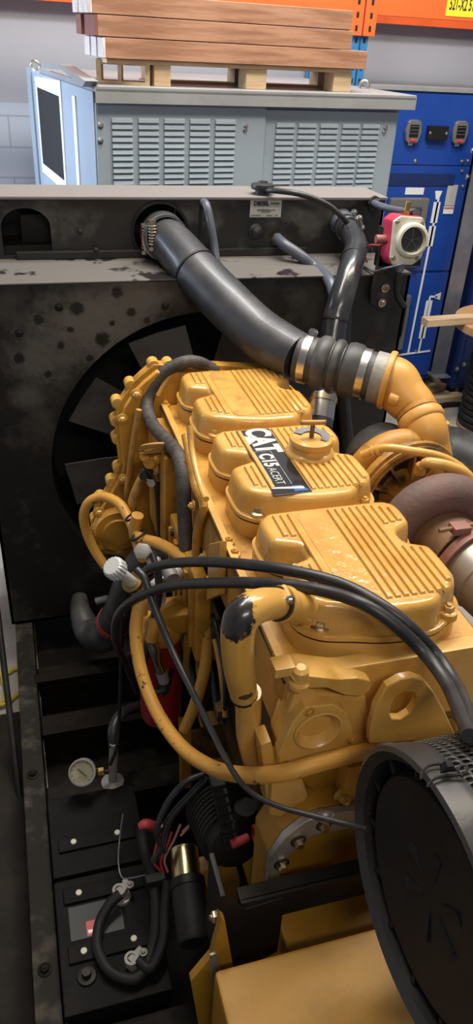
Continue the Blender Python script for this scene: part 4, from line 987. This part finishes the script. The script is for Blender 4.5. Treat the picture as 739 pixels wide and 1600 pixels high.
single(MB().tube(g_, .026, 16, 6), 'drop_hose', rubber, 'plain black hose hanging right beside the coolant hose joint', 'hose', g_[-1])

def fitting_on(o, pts, r, name, m, n=18, **k):
    P = [at(p[0], p[1], **{p[2]: p[3]}) for p in pts]; ORG[o.name] = o.location.copy()
    return MB().tube(P, r, n, 7, **k).build(name, m, o)
def hose(pts, r, name, m, label, cat='hose', base=-1, n=12, group=None, **k):
    P = [at(p[0], p[1], **{p[2]: p[3]}) if isinstance(p, tuple) else p for p in pts]
    o = single(MB().tube(P, r, n, 7, **k), name, m, label, cat, P[base], group)
    return o, P
hose([(318, 316, 'Y', 3.05), (323, 322, 'Y', 3.0), (329, 350, 'Y', 2.97), (335, 385, 'Y', 2.95), (339, 415, 'Y', 2.92)], .016, 'vent_hose', hose_blue, 'thin grey vent hose hanging down the black tank face behind the thick pipe')
hose([(433, 373, 'Y', 3.04), (445, 383, 'Y', 2.98), (470, 400, 'Y', 2.93), (495, 420, 'Y', 2.89), (515, 440, 'Y', 2.72), (523, 465, 'Y', 2.66)], .023, 'bypass_hose', hose_blue, 'grey blue hose from the brass port below the nameplate down to the coolant hose', n=16)
hose([(412, 297, 'Y', 3.10), (430, 298, 'Y', 3.04), (462, 302, 'Y', 2.98), (490, 310, 'Y', 2.96), (515, 322, 'Y', 2.95), (535, 340, 'Y', 2.94), (560, 368, 'Y', 2.95), (580, 392, 'Y', 2.97)], .011, 'overflow_tube', rubber, 'thin black overflow tube curving from the filler cap across the tank')
hose([(583, 317, 'Y', 3.05), (592, 321, 'Y', 2.98), (612, 327, 'Y', 2.90), (635, 331, 'Y', 2.78), (650, 332, 'Y', 2.66)], .014, 'signal_hose', hose_blue, 'short blue grey hose from the tank corner to the red level switch')
MB().lathe([(0, 0), (.03, 0), (.03, .012), (.022, .014), (.022, .045), (0, .045)], at(583, 317, Y=3.06), (.3, -1, 0), 8).build('corner_port', rubber, ra)
hose([(606, 375, 'Y', 2.66), (595, 383, 'Y', 2.72), (577, 384, 'Y', 2.80), (571, 400, 'Y', 2.85), (574, 410, 'Y', 2.85)], .004, 'switch_wire', wire_red, 'thin red wire looping from the level switch gland to the hose', 'wire')
hose([(632, 412, 'Y', 2.58), (600, 420, 'Y', 2.66), (585, 424, 'Y', 2.72), (568, 416, 'Y', 2.84)], .005, 'switch_cable', beam_grey, 'thin grey cable drooping under the level switch', 'cable')

# ================================================================== AIR CLEANER
aX, aR = .535, .252
aC = V((aX, .540/.5*aX, 1.427-2.55)); aC = V((aX, aC.y, (1.427-EYE)/.5*aX+EYE)); 
ac = thing('air_cleaner', 'large round black air cleaner with a dished end cap and perforated sleeve', 'air filter', (aX+.2, aC.y, aC.z-aR))
def ring_x(mb, prof): return mb.lathe([(r, h) for r, h in prof], aC, XA, 96)
MB().lathe([(aR*.90, .012), (aR*.965, .0), (aR*1.0, .004), (aR*1.0, .040), (aR*.992, .050), (aR*.985, .058), (aR*.93, .058), (aR*.90, .05), (aR*.90, .012)], aC, XA, 96).build('rim', drum_worn, ac)
ec = MB().lathe([(0, .030), (aR*.35, .030), (aR*.60, .026), (aR*.78, .022), (aR*.80, .03), (aR*.82, .048), (aR*.91, .05)], aC, XA, 96)
ec = ec.build('end_cap', rubber_matte, ac)
_, yb, zb_ = frame(XA)
for k in range(14):
    a = k*2*math.pi/14+.1; d = V((0, math.cos(a), math.sin(a)))
    MB().beam(aC+XA*.04+d*aR*.80, aC+XA*.04+d*aR*.905, .010, .035, .002, up=(1, 0, 0)).build('cap_rib', rubber_matte, ec)
for k in range(6):
    a = k*2*math.pi/6+.35; d = V((0, math.cos(a), math.sin(a))); s = V((0, -math.sin(a), math.cos(a)))
    MB().loft([[aC+XA*.027+d*aR*.12-s*.002, aC+XA*.0295+d*aR*.12+s*.002, aC+XA*.028+d*aR*.36+s*.011, aC+XA*.0245+d*aR*.36-s*.011],
               [aC+XA*.035+d*aR*.12-s*.002, aC+XA*.035+d*aR*.12+s*.002, aC+XA*.035+d*aR*.36+s*.011, aC+XA*.035+d*aR*.36-s*.011]]).build('cap_emboss', void, ec)
MB().lathe([(aR*.93, .05), (aR*.93, .62), (0, .62)], aC, XA, 72).build('filter_drum', void, ac)
# perforated sleeve: real holes
PM, PW0, PW1 = 30, .056, .60
pm = MB(); R_ = aR*.985; rows_ = []
NH = 46
bmx = pm.bm
hpos = (PW1-PW0)/PM
def pol(a, h, R=R_): return aC+XA*h+V((0, math.cos(a), math.sin(a)))*R
a_lo, a_hi = math.radians(20), math.radians(250)
na = 74; da = (a_hi-a_lo)/na
for i in range(na):
    for j in range(PM):
        sh_ = .5*(i % 2)*hpos
        h0 = PW0+j*hpos; a0_ = a_lo+i*da; hc2 = h0+hpos/2+ (sh_-.25*hpos); ac2 = a0_+da/2
        outer = [bmx.verts.new(pol(a0_+da*u, h0+hpos*v)) for u, v in ((0, 0), (.5, 0), (1, 0), (1, .5), (1, 1), (.5, 1), (0, 1), (0, .5))]
        inner = [bmx.verts.new(pol(ac2+da*.36*u, h0+hpos/2+hpos*.36*v)) for u, v in ((-.75, -.75), (0, -1), (.75, -.75), (1, 0), (.75, .75), (0, 1), (-.75, .75), (-1, 0))]
        for k in range(8): pm.face([outer[k], outer[(k+1) % 8], inner[(k+1) % 8], inner[k]])
po = pm.build('perforated_sleeve', drum_worn, ac)
sd = po.modifiers.new('thickness', 'SOLIDIFY'); sd.thickness = .0015
# wire ties
for (x, y) in ((672, 1214), (690, 1226)):
    pass
wt = MB()
def on_drum(x, y, R=aR*1.03):
    d = cF*F_PX+cR*(x-369.5)-cU*(y-800); o = V((0, aC.y, aC.z)); D = V((0, d.y, d.z)); S = V((0, 0, EYE))-o
    A_, B_, C_ = D.dot(D), 2*S.dot(D), S.dot(S)-R*R
    disc = B_*B_-4*A_*C_
    k = (-B_-math.sqrt(max(disc, 0)))/(2*A_)
    return d*k+V((0, 0, EYE))
lp1 = [on_drum(x, y) for x, y in ((657, 1218), (660, 1206), (672, 1196), (690, 1194), (699, 1200))]
lp2 = [on_drum(x, y) for x, y in ((667, 1230), (676, 1219), (694, 1212), (714, 1211), (727, 1208), (730, 1198), (722, 1196), (716, 1203), (722, 1213))]
wt = MB().tube(lp1, .0022, 8, 6); wt.build('wire_tie', black_dark, ac)
MB().tube(lp2, .0022, 8, 6).build('wire_tie', black_dark, ac)
q = on_drum(697, 1203); MB().loft([[q+V((-.012, -.004, .0)), q+V((.016, -.006, .0)), q+V((.012, .008, .008)), q+V((-.010, .006, .008))], [q+V((-.004, -.006, .016)), q+V((.006, -.006, .014)), q+V((.006, .004, .018)), q+V((-.004, .004, .018))]]).build('tie_knot', rubber_matte, ac)
# support bracket, angle beam
sb_ = thing('support_bracket', 'black steel angle bracket crossing under the air cleaner above the yellow housing', 'bracket', (.45, .82, .7))
b0, b1 = at(385, 1410, Y=.84), at(600, 1352, Y=.84)
m_ = MB(); m_.bx((b0.x-.01, .85, .962), (1.1, .885, .974), .003); m_.bx((b0.x-.01, .846, .885), (1.1, .858, .974), .003)
m_.build('angle_beam', black_dark, sb_)
fp_ = [at(x, y, Y=.842) for x, y in ((344, 1402), (383, 1421), (442, 1403), (441, 1437), (433, 1488), (385, 1512), (366, 1512), (352, 1440))]
MB().prism_pts(fp_, (0, .012, 0), .002).build('gusset_plate', black_dark, sb_)
sd_ = [at(344, 1400, Y=.845), at(383, 1419, Y=.845)]
MB().prism_pts([sd_[0]+V((0, -.002, 0)), sd_[0]+V((0, .10, 0)), sd_[0]+V((0, .10, -.28)), sd_[0]+V((0, -.002, -.28))], (.012, 0, 0), .002).build('side_plate', black_dark, sb_)
MB().bolt(at(343, 1432, Y=.86), (-1, 0, .2), .013, .016).build('bolt', zinc, sb_)

# ================================================================== GENERATOR HOUSING
ge = thing('generator_housing', 'yellow sheet steel generator housing at the bottom edge below the air cleaner', 'generator', (.65, .3, .22))
MB().bx((.252, -.35, .30), (1.15, .765, .90), .012).build('housing', yellow_dark, ge)
MB().bx((.44, .765, .40), (1.1, .93, .80), .01).build('bell_housing', yellow_dark, ge)
MB().bx((.40, .765, .24), (1.0, .78, .84), .004).build('end_flange', yellow_dirty, ge)
MB().bx((.252, -.3, .22), (.32, .7, .30)).build('foot', black_dark, ge); MB().bx((1.08, -.3, .22), (1.15, .7, .30)).build('foot', black_dark, ge)
bk = [at(x, y, Y=.80) for x, y in ((346, 1435), (352, 1440), (365, 1512), (350, 1560), (335, 1600), (312, 1610), (298, 1534), (330, 1496))]
MB().prism_pts(bk, (0, .02, 0), .003).build('side_bracket', yellow_dark, ge)
pe = [at(x, y, Y=.795) for x, y in ((328, 1494), (338, 1490), (346, 1520), (334, 1560), (330, 1530))]
MB().prism_pts(pe, (0, .006, 0), .001).build('chipped_edge', alu, ge)

# ================================================================== STARTER, ALTERNATOR, WIRES
stt = thing('starter_motor', 'cylindrical starter motor with a gold solenoid end and black body', 'starter', (.33, 1.25, .3))
s0, s1, s2, s3 = at(287, 1326, Y=1.30), at(293, 1382, Y=1.20), at(300, 1440, Y=1.10), at(305, 1458, Y=1.07)
MB().cyl(s0, s1, .042, n=36, bev=.006).build('solenoid', gold, stt)
MB().lathe([(0, 0), (.046, 0), (.048, .012), (.046, .16), (.04, .17), (0, .17)], s1-(s2-s1).normalized()*.012, s2-s1, 36).build('body', rubber_matte, stt)
b = MB(); ring(b, s1+(s2-s1)*.02, s2-s1, .0465, .005, 36, hw=.012); b.build('collar', black_dark, stt)
MB().cyl(s2+(s2-s1)*.25, s2+(s2-s1)*.45, .03, n=28, bev=.004).build('end_bearing', black_dark, stt)
al = thing('charging_alternator', 'black finned alternator with a red terminal beside the gold starter solenoid', 'alternator', (.42, 1.25, .5))
a0v = at(360, 1300, Y=1.22); adir = V((.1, -1, .25)).normalized()
MB().lathe([(0, -.12), (.07, -.12), (.085, -.10), (.085, .02), (.075, .05), (.05, .06), (0, .06)], a0v, adir, 40).build('case', rubber_matte, al)
for k in range(9):
    b = MB(); b.lathe([(.08, -.006), (.095, -.004), (.095, .004), (.08, .006)], a0v+adir*(-.11+.016*k), adir, 40); b.build('cooling_fin', rubber_matte, al)
rt = at(388, 1308, Y=1.14); MB().cyl(rt, rt+V((-.05, -.01, 0)), .012, n=16, bev=.003).build('red_terminal', pink_rub, al)
b = MB(); ring(b, rt+V((.02, 0, 0)), XA, .02, .008, 28, hw=.004); b.build('red_washer', red_led, al)
MB().lathe([(0, 0), (.03, 0), (.03, .04), (.0, .04)], a0v+V((.03, -.02, .09)), ZA, 20).build('rear_boss', rubber_matte, al)
MB().prism_pts([at(x, y, Y=1.24) for x, y in ((330, 1215), (372, 1210), (400, 1262), (392, 1290), (352, 1268), (335, 1245))], (0, .04, 0), .006).build('mount_bracket', rubber_matte, al)
for k in range(8):
    q = at(332+3.2*k, 1222+14*k, Y=1.16); MB().bx(q-V((.006, .02, .008)), q+V((.03, .02, .008)), .003).build('terminal_comb', rubber_matte, al)
wires = [([(240, 1345), (252, 1320), (265, 1280), (300, 1240), (325, 1215)], rubber, .011, 'thick black cable rising from the starter past the alternator', 'power_cable'),
         ([(258, 1330), (245, 1300), (262, 1255), (290, 1222), (318, 1210)], rubber, .010, 'black cable left of the starter, rising behind the red boot', 'power_cable'),
         ([(250, 1360), (240, 1345), (248, 1310), (262, 1292)], wire_red, .0035, 'red wire at far left of the bundle by the red boot', 'thin_wire'),
         ([(256, 1366), (251, 1345), (262, 1318), (268, 1300)], wire_red, .0035, 'red wire in the middle of the bundle above the starter', 'thin_wire'),
         ([(262, 1362), (257, 1342), (272, 1312), (282, 1288)], wire_pink, .0035, 'pink red wire nearest the gold starter solenoid', 'thin_wire'),
         ([(285, 1300), (300, 1285), (318, 1272), (345, 1280)], wire_pink, .0032, 'pink wire running over the gold solenoid to the alternator', 'thin_wire'),
         ([(282, 1306), (298, 1290), (315, 1276), (338, 1272)], hose_tan, .003, 'thin tan wire beside the pink one above the solenoid', 'thin_wire'),
         ([(314, 1258), (313, 1235), (312, 1228)], wire_red, .004, 'short red wire standing upright left of the alternator', 'thin_wire')]
for pts, m, r, lab, nm in wires:
    P = [at(x, y, Y=1.36-.0006*(y-1200)) for x, y in pts]
    single(MB().tube(P, r, 10, 6), nm, m, lab, 'cable' if 'cable' in nm else 'wire', P[0])
bo = [at(219, 1293, Y=1.42), at(228, 1289, Y=1.42), at(243, 1293, Y=1.42), at(262, 1290, Y=1.42)]
t = thing('terminal_boot', 'red rubber terminal boot left of the starter wiring', 'terminal', bo[1])
MB().tube(bo[:3], .018, 16, 5, radii=[.014, .019, .017]).build('boot', pink_rub, t); MB().tube(bo[2:], .010, 10).build('lug', zinc, t); MB().sphere(bo[3], .010).build('stud_cap', white_dot, t)
hose([(222, 1296, 'Z', .50), (226, 1330, 'Z', .46), (238, 1372, 'Z', .40), (244, 1420, 'Z', .36), (240, 1470, 'Z', .32), (225, 1515, 'Z', .30), (205, 1530, 'Z', .295), (172, 1517, 'Z', .295), (153, 1482, 'Z', .295), (156, 1442, 'Z', .30), (172, 1412, 'Z', .32), (188, 1397, 'Z', .33)], .016, 'battery_cable', rubber_matte, 'thick black battery cable looping from the red boot round to the battery post', 'cable', 5)
hose([(262, 1375, 'Z', .42), (258, 1420, 'Z', .38), (255, 1470, 'Z', .34), (236, 1512, 'Z', .315), (215, 1500, 'Z', .315)], .015, 'battery_cable', rubber_matte, 'black battery cable nearest the starter, ending at the front terminal', 'cable', 3)
b = MB(); b.box(at(243, 1375, Z=.41), (.06, .03, .035), None, .006)
single(b, 'cable_tape', rubber_matte, 'lump of black tape binding the cables left of the starter', 'tape', at(243, 1380, Z=.39))

# ================================================================== BATTERIES
def battery(y0, y1, rows, label, post):
    t = thing('battery', label, 'battery', (.075, (y0+y1)/2, .02))
    MB().bx((-.072, y0, .02), (.222, y1, .235), .006).build('case', battery_mat, t)
    MB().bx((-.076, y0-.004, .235), (.226, y1+.004, .268), .006).build('lid', battery_mat, t)
    for (x0_, y0_, x1_, y1_) in rows:
        p, q = at(x0_, y0_, Z=.285), at(x1_, y1_, Z=.285); ym = (p.y+q.y)/2
        st = MB().bx((-.05, ym-.026, .266), (.20, ym+.026, .279), .004).build('vent_strip', battery_mat, t)
        for pp in (p, q): MB().cyl((pp.x, ym, .277), (pp.x, ym, .285), .0095, n=20, bev=.002).build('cream_plug', white_dot, st)
    for (x, y) in post:
        q = at(x, y, Z=.29); MB().lathe([(0, 0), (.03, 0), (.026, .01), (.014, .012), (.012, .03), (0, .03)], (q.x, q.y, .266), ZA, 24).build('post', alu if len(post) > 1 and x > 150 else black_dark, t)
    return t
b1_ = battery(1.45, 1.74, ((115, 1315, 183, 1299),), 'black battery farther back with one row of cream plugs', ())
b2_ = battery(1.04, 1.43, ((123, 1394, 195, 1377), (131, 1485, 209, 1465)), 'black battery in front with two rows of cream plugs and cable terminals', ((135, 1520), (190, 1396), (213, 1498)))
a, b = at(97, 1470, Z=.27), at(165, 1395, Z=.27)
MB().bx((-.04, 1.235, .266), (.12, 1.34, .2705), .002).build('label_panel', battery_label, b2_)
a = at(147, 1450, Z=.272); MB().bx((a.x-.022, a.y-.02, .27), (a.x+.022, a.y+.025, .2722)).build('red_sticker', red_led, b2_)
MB().bx((a.x-.018, a.y-.012, .272), (a.x+.012, a.y-.002, .2726)).build('sticker_mark', silver_ink, b2_)
for (x, y) in ((193, 1388), (213, 1494)):
    q = at(x, y, Z=.31); m_ = MB(); m_.box(q, (.05, .026, .022), Matrix.Rotation(.6, 3, 'Z'), .004); m_.bolt(q+V((.02, 0, .012)), ZA, .007, .008)
    m_.lathe([(.012, -.013), (.02, -.013), (.02, .014), (.012, .014)], q-V((.015, .008, 0)), ZA, 20); 
    m_.build('terminal_clamp', cast_grey, b2_)
hose([(192, 1272, 'Z', .40), (187, 1310, 'Z', .34), (185, 1345, 'Z', .31), (190, 1370, 'Z', .30), (205, 1372, 'Z', .31), (232, 1366, 'Z', .33)], .0025, 'sense_wire', beam_grey, 'thin grey wire hanging over the batteries', 'wire')

# ================================================================== PRESSURE GAUGE and its pipe
gz = thing('pressure_gauge', 'round dusty pressure gauge on a stub pipe above the batteries', 'gauge', at(175, 1222, Y=1.78))
gc = at(129, 1206, Y=1.74); gn = V((-.18, -.72, .66)).normalized()
gb = MB().lathe([(0, -.03), (.036, -.03), (.043, -.024), (.044, .006), (.046, .008), (.046, .014), (.041, .015), (.040, .008)], gc, gn, 44).build('case', cast_grey, gz)
dl = MB().lathe([(0, .008), (.041, .008)], gc, gn, 44).build('dial', dial_mat, gz)
gx, gy, _ = frame(gn)
MB().beam(gc+gn*.0105-gx*.016+gy*.012, gc+gn*.0105+gx*.016-gy*.013, .0022, .0012, up=gn).build('needle', ink, dl)
for k in range(11):
    a = math.radians(-45+27*k); e = gx*math.cos(a)+gy*math.sin(a)
    MB().beam(gc+gn*.0092+e*.033, gc+gn*.0092+e*.038, .0015, .0008, up=gn).build('tick', ink, dl)
pv = at(175, 1214, Y=1.76)
MB().tube([gc-gn*.015+V((.03, 0, 0)), at(155, 1206, Y=1.75), at(168, 1206, Y=1.76)], .009, 12).build('stem', brass, gz)
MB().lathe([(0, 0), (.014, 0), (.014, .02), (0, .02)], at(155, 1206, Y=1.75)-V((.005, 0, 0)), XA, 6).build('stem_nut', brass, gz)
MB().cyl(at(176, 1222, Y=1.77), at(178, 1160, Y=1.77), .016, n=16).build('riser', cast_grey, gz)
MB().lathe([(0, -.02), (.036, -.02), (.04, -.01), (.04, .004), (.03, .010), (.02, .014), (0, .014)], at(176, 1222, Y=1.77), ZA, 36).build('pipe_flange', cast_grey, gz)
MB().cyl((at(176, 1222, Y=1.77).x, 1.77, .02), at(176, 1222, Y=1.77)-V((0, 0, .018)), .018, n=16).build('support_pipe', black_dark, gz)
hose([(178, 1166, 'Y', 1.77), (177, 1140, 'Y', 1.80), (190, 1115, 'Y', 1.86), (215, 1104, 'Y', 1.94), (240, 1100, 'Y', 2.0)], .019, 'drain_hose', rubber, 'black hose curving from the gauge pipe to behind the red filter')

# ================================================================== FUEL FILTER
ff = thing('fuel_filter', 'tall red spin-on fuel filter with a pale priming pump on its head', 'filter', at(250, 1130, Y=1.75))
f0, f1 = at(252, 1118, Y=1.75), at(247, 988, Y=1.75); f1 = V((f0.x-.005, 1.75, f1.z))
MB().lathe([(0, 0), (.055, 0), (.066, .012), (.068, .03), (.068, (f1-f0).length-.03), (.063, (f1-f0).length-.01), (.05, (f1-f0).length), (0, (f1-f0).length)], f0, f1-f0, 44).build('canister', red_paint, ff)
MB().prism([(-.02, -.06), (.0, -.05), (.02, .05), (.006, .06)], f0+V((.01, -.069, .22)), XA, ZA, (0, .004, 0)).build('dark_mark', void, ff)
hd = f1+V((0, 0, 0))
MB().lathe([(0, -.005), (.07, -.005), (.072, .02), (.06, .04), (.05, .07), (.035, .08), (0, .08)], hd, ZA, 32).build('filter_head', yellow_dirty, ff)
MB().bx(hd+V((.0, -.05, .02)), hd+V((.13, .05, .10)), .012).build('head_block', yellow_dark, ff)
kb, ke = at(174, 884, Y=1.66), at(238, 934, Y=1.72)
kd = (kb-ke).normalized(); Lk = (kb-ke).length
MB().lathe([(0, 0), (.036, 0), (.040, .03), (.034, .06), (0, .06)], ke-kd*.02, kd, 30).build('pump_body', white_gal, ff)
MB().lathe([(0, 0), (.026, 0), (.030, .012), (.028, .04), (0, .045)], ke+kd*(Lk*.28), kd, 30).build('pump_barrel', white_gal, ff)
b = MB(); b.lathe([(.015, 0), (.031, 0), (.032, .014), (.015, .014)], ke+kd*(Lk*.46), kd, 32); b.build('brass_ring', brass, ff)
MB().cyl(ke+kd*(Lk*.5), ke+kd*(Lk*.86), .016, n=24).build('pump_neck', white_gal, ff)
kx, ky, _ = frame(kd)
kn = MB(); n_ = 18; prof2 = []
loop = lambda h, s: [ke+kd*h+(kx*math.cos(a)+ky*math.sin(a))*s*(.031+.0014*math.cos(n_*a)) for a in [2*math.pi*i/108 for i in range(108)]]
kn.loft([loop(Lk*.84, .6), loop(Lk*.85, .96), loop(Lk*.87, 1), loop(Lk*.95, 1), loop(Lk*.98, .94), loop(Lk*1.0, .8)])
kn.build('knob', white_gal, ff)
vb_ = at(250, 912, Y=1.74); MB().tube([at(225, 940, Y=1.72), at(250, 915, Y=1.74), at(278, 892, Y=1.78)], .028, 18).build('valve_body', white_gal, ff)
MB().cyl(at(270, 905, Y=1.70), at(262, 890, Y=1.74), .022, n=24, bev=.003).build('sensor', cast_grey, ff)
MB().lathe([(0, 0), (.026, 0), (.026, .012), (0, .012)], at(268, 915, Y=1.71), ZA, 24).build('brass_base', brass, ff)
for (x, y, r) in ((225, 862, .025), (243, 880, .022), (262, 975, .028)):
    MB().lathe([(0, 0), (r, 0), (r, .03), (r*.75, .034), (0, .034)], at(x, y, Y=1.74), (-.3, -.7, .6), 6).build('fitting', cast_grey, ff)
fa = [at(236, 1002, Y=1.66), at(242, 1018, Y=1.655), at(246, 1035, Y=1.66), at(252, 1050, Y=1.665)]
MB().tube(fa, .014, 14, 6, radii=[.015, .018, .013, .016]).build('silver_elbow', steel, ff)
MB().tube([at(240, 965, Y=1.68), at(239, 985, Y=1.665), at(236, 1000, Y=1.66)], .018, 14, radii=[.015, .017, .018]).build('yellow_ferrule', hose_yellow, ff)
MB().cyl(at(252, 1050, Y=1.665), at(256, 1064, Y=1.665), .018, n=16).build('hose_band', cast_grey, ff)
hose([(256, 1062, 'Y', 1.665), (257, 1074, 'Y', 1.66), (248, 1080, 'Y', 1.66), (234, 1076, 'Y', 1.67), (228, 1060, 'Y', 1.68), (226, 1030, 'Y', 1.68), (238, 975, 'Y', 1.69), (248, 930, 'Y', 1.69), (246, 890, 'Y', 1.71), (236, 862, 'Y', 1.74)], .012, 'return_hose', rubber, 'thin black hose hooked under the silver elbow on the red filter')

# ================================================================== LOWER RADIATOR HOSE
lh = thing('radiator_hose', 'fat dusty black lower radiator hose with a red band near the floor', 'hose', at(150, 1015, Y=2.55))
lp_ = [at(124, 935, Y=2.74), at(126, 956, Y=2.64), at(138, 984, Y=2.56), at(159, 993, Y=2.48), at(178, 972, Y=2.40), at(190, 945, Y=2.32), at(205, 905, Y=2.22), at(235, 868, Y=2.14), at(285, 858, Y=2.06)]
MB().tube(lp_, .06, 28, 8, radii=[.036, .046, .064, .076, .070, .062, .058, .055, .052]).build('hose', rubber_dust, lh)
d = dirn(lp_, 4); b = MB(); ring(b, lp_[4], d, .069, .005, 40, hw=.018); rb_ = b.build('red_band', red_rub, lh)
q = at(161, 938, Y=2.36); MB().cyl(q-V((.03, 0, 0)), q+V((.02, 0, .008)), .014, n=14).build('band_screw', cast_grey, rb_)

# ================================================================== HOSES AND LOOMS
h1, _ = hose([(598, 1168, 'Y', .985), (580, 1172, 'Y', .97), (550, 1178, 'Y', .95), (500, 1192, 'Y', .93), (440, 1208, 'Y', .94), (385, 1211, 'Y', 1.0), (335, 1201, 'Y', 1.12), (285, 1168, 'Y', 1.26), (245, 1112, 'Y', 1.42), (221, 1050, 'Y', 1.54), (212, 990, 'Y', 1.62), (217, 945, 'Y', 1.66), (222, 925, 'Y', 1.68)], .0185, 'fuel_hose', hose_yellow, 'long yellow hose sweeping in front of the engine from the rear to the red filter', n=18, base=4)
fitting_on(h1, [(219, 958, 'Y', 1.655), (220, 940, 'Y', 1.66), (224, 925, 'Y', 1.68)], .023, 'hose_sleeve', yellow, radii=[.0225, .022, .015])
fitting_on(h1, [(578, 1172, 'Y', .968), (600, 1166, 'Y', .985), (622, 1168, 'Y', 1.0)], .0205, 'hose_ferrule', steel)
hose([(214, 832, 'Y', 2.05), (222, 842, 'Y', 2.0), (250, 850, 'Y', 1.92), (285, 872, 'Y', 1.80), (308, 905, 'Y', 1.72), (322, 955, 'Y', 1.66), (324, 1005, 'Y', 1.62), (318, 1055, 'Y', 1.60), (303, 1105, 'Y', 1.60), (288, 1140, 'Y', 1.60)], .0185, 'fuel_hose', hose_yellow, 'yellow hose bowing to the right behind the red filter', n=18)
h2, _ = hose([(218, 862, 'Y', 2.08), (213, 838, 'Y', 2.12), (200, 808, 'Y', 2.2), (185, 786, 'Y', 2.26), (160, 776, 'Y', 2.32), (140, 784, 'Y', 2.34), (131, 804, 'Y', 2.35), (135, 830, 'Y', 2.35), (148, 860, 'Y', 2.33), (165, 885, 'Y', 2.3)], .018, 'fuel_hose', hose_yellow, 'yellow hose looping left of the front gear housing', n=18)
fitting_on(h2, [(215, 805, 'Y', 2.05), (210, 830, 'Y', 2.06), (216, 850, 'Y', 2.05), (224, 872, 'Y', 1.98)], .02, 'hose_sleeve', hose_yellow)
for (x, y, Y_, lab) in ((207, 806, 2.13, 'black cable tie round the upper crossing of yellow hoses'), (216, 836, 2.0, 'black cable tie round the lower crossing of yellow hoses')):
    b = MB(); ring(b, at(x, y, Y=Y_), (.5, -.3, -.8), .028, .004, 28, 8)
    single(b, 'cable_tie', rubber_matte, lab, 'cable tie', at(x, y, Y=Y_))
hose([(338, 580, 'Y', 2.44), (325, 573, 'Y', 2.44), (308, 566, 'Y', 2.43), (288, 566, 'Y', 2.42), (262, 578, 'Y', 2.42), (243, 598, 'Y', 2.42), (230, 630, 'Y', 2.40), (238, 662, 'Y', 2.30), (262, 690, 'Y', 2.12), (279, 712, 'Y', 1.98), (286, 750, 'Y', 1.90), (288, 800, 'Y', 1.86), (291, 860, 'Y', 1.82)], .0225, 'wiring_loom', loom_mat, 'thick grey black wiring loom arching over the left side of the engine', n=18, base=-1)
hose([(300, 572, 'Y', 2.42), (280, 574, 'Y', 2.42), (262, 590, 'Y', 2.41), (246, 618, 'Y', 2.40)], .009, 'injector_pipe', yellow, 'thin yellow pipe following under the wiring loom at the gear housing', 'pipe')
hose([(740, 1148, 'Y', .70), (728, 1105, 'Y', .80), (712, 1068, 'Y', .90), (680, 1021, 'Y', .98), (640, 979, 'Y', 1.01), (600, 948, 'Y', 1.05), (545, 917, 'Y', 1.12), (480, 897, 'Y', 1.18), (400, 884, 'Y', 1.27), (330, 878, 'Y', 1.42), (270, 880, 'Y', 1.58), (235, 888, 'Y', 1.66), (222, 898, 'Y', 1.69)], .0132, 'rubber_hose', rubber, 'upper black rubber hose arching over the near valve cover to the filter', n=16, base=0)
hose([(733, 1150, 'Y', .69), (715, 1105, 'Y', .79), (694, 1062, 'Y', .88), (660, 1018, 'Y', .95), (615, 975, 'Y', .99), (570, 945, 'Y', 1.03), (520, 927, 'Y', 1.09), (470, 917, 'Y', 1.14), (400, 911, 'Y', 1.22), (330, 911, 'Y', 1.38), (265, 916, 'Y', 1.54), (215, 934, 'Y', 1.64), (189, 955, 'Y', 1.70), (180, 980, 'Y', 1.74), (184, 1010, 'Y', 1.78), (200, 1045, 'Y', 1.82), (215, 1080, 'Y', 1.86)], .0132, 'rubber_hose', rubber, 'lower black rubber hose arching over the near valve cover and curling past the filter', n=16, base=-1)
hose([(214, 890, 'Y', 1.66), (226, 905, 'Y', 1.63), (240, 945, 'Y', 1.58), (262, 1000, 'Y', 1.50), (290, 1060, 'Y', 1.38), (325, 1130, 'Y', 1.20), (355, 1190, 'Y', 1.02), (385, 1232, 'Y', .93), (430, 1258, 'Y', .87), (490, 1275, 'Y', .82), (550, 1290, 'Y', .77), (575, 1296, 'Y', .74)], .0075, 'flat_cable', rubber, 'thin black cable crossing diagonally from the filter to the air cleaner', 'cable', radii=[.011, .011, .011, .010, .009, .008, .0065, .006, .0055, .0055, .0055, .0055])
hose([(192, 960, 'Y', 1.80), (189, 1040, 'Y', 1.80), (187, 1110, 'Y', 1.78), (183, 1165, 'Y', 1.75), (172, 1195, 'Y', 1.74)], .006, 'capillary_tube', rubber_matte, 'thin black tube hanging straight down to the pressure gauge', 'tube')

# ================================================================== LEFT FLOOR
q0, q1 = at(-6, 940, Y=2.6), at(33, 1262, Y=1.95)
single(MB().cyl(q1, q0, .013, n=14), 'steel_rod', black_dark, 'thin black rod leaning beside the skid at the left edge', 'rod', q1)
hose([V((-1.6, 2.75, .012)), V((-1.0, 2.62, .012)), V((-.55, 2.66, .012)), (0, 1055, 'Z', .012), (22, 1046, 'Z', .012), (48, 1040, 'Z', .012)], .010, 'extension_cord', cord_yel, 'yellow cord strand crossing the floor left of the skid, farther from the camera', 'cord', 3)
hose([V((-1.7, 2.9, .012)), V((-1.0, 2.85, .012)), V((-.5, 2.82, .012)), (-8, 1048, 'Z', .034), (5, 1066, 'Z', .012), (8, 1082, 'Z', .012), (0, 1100, 'Z', .012), V((-.34, 2.44, .012)), V((-.42, 2.50, .012)), V((-.36, 2.47, .034)), (4, 1101, 'Z', .022), (24, 1088, 'Z', .012), (48, 1070, 'Z', .012)], .010, 'extension_cord', cord_yel, 'yellow cord curled in a loop on the floor at the left edge', 'cord', 5)
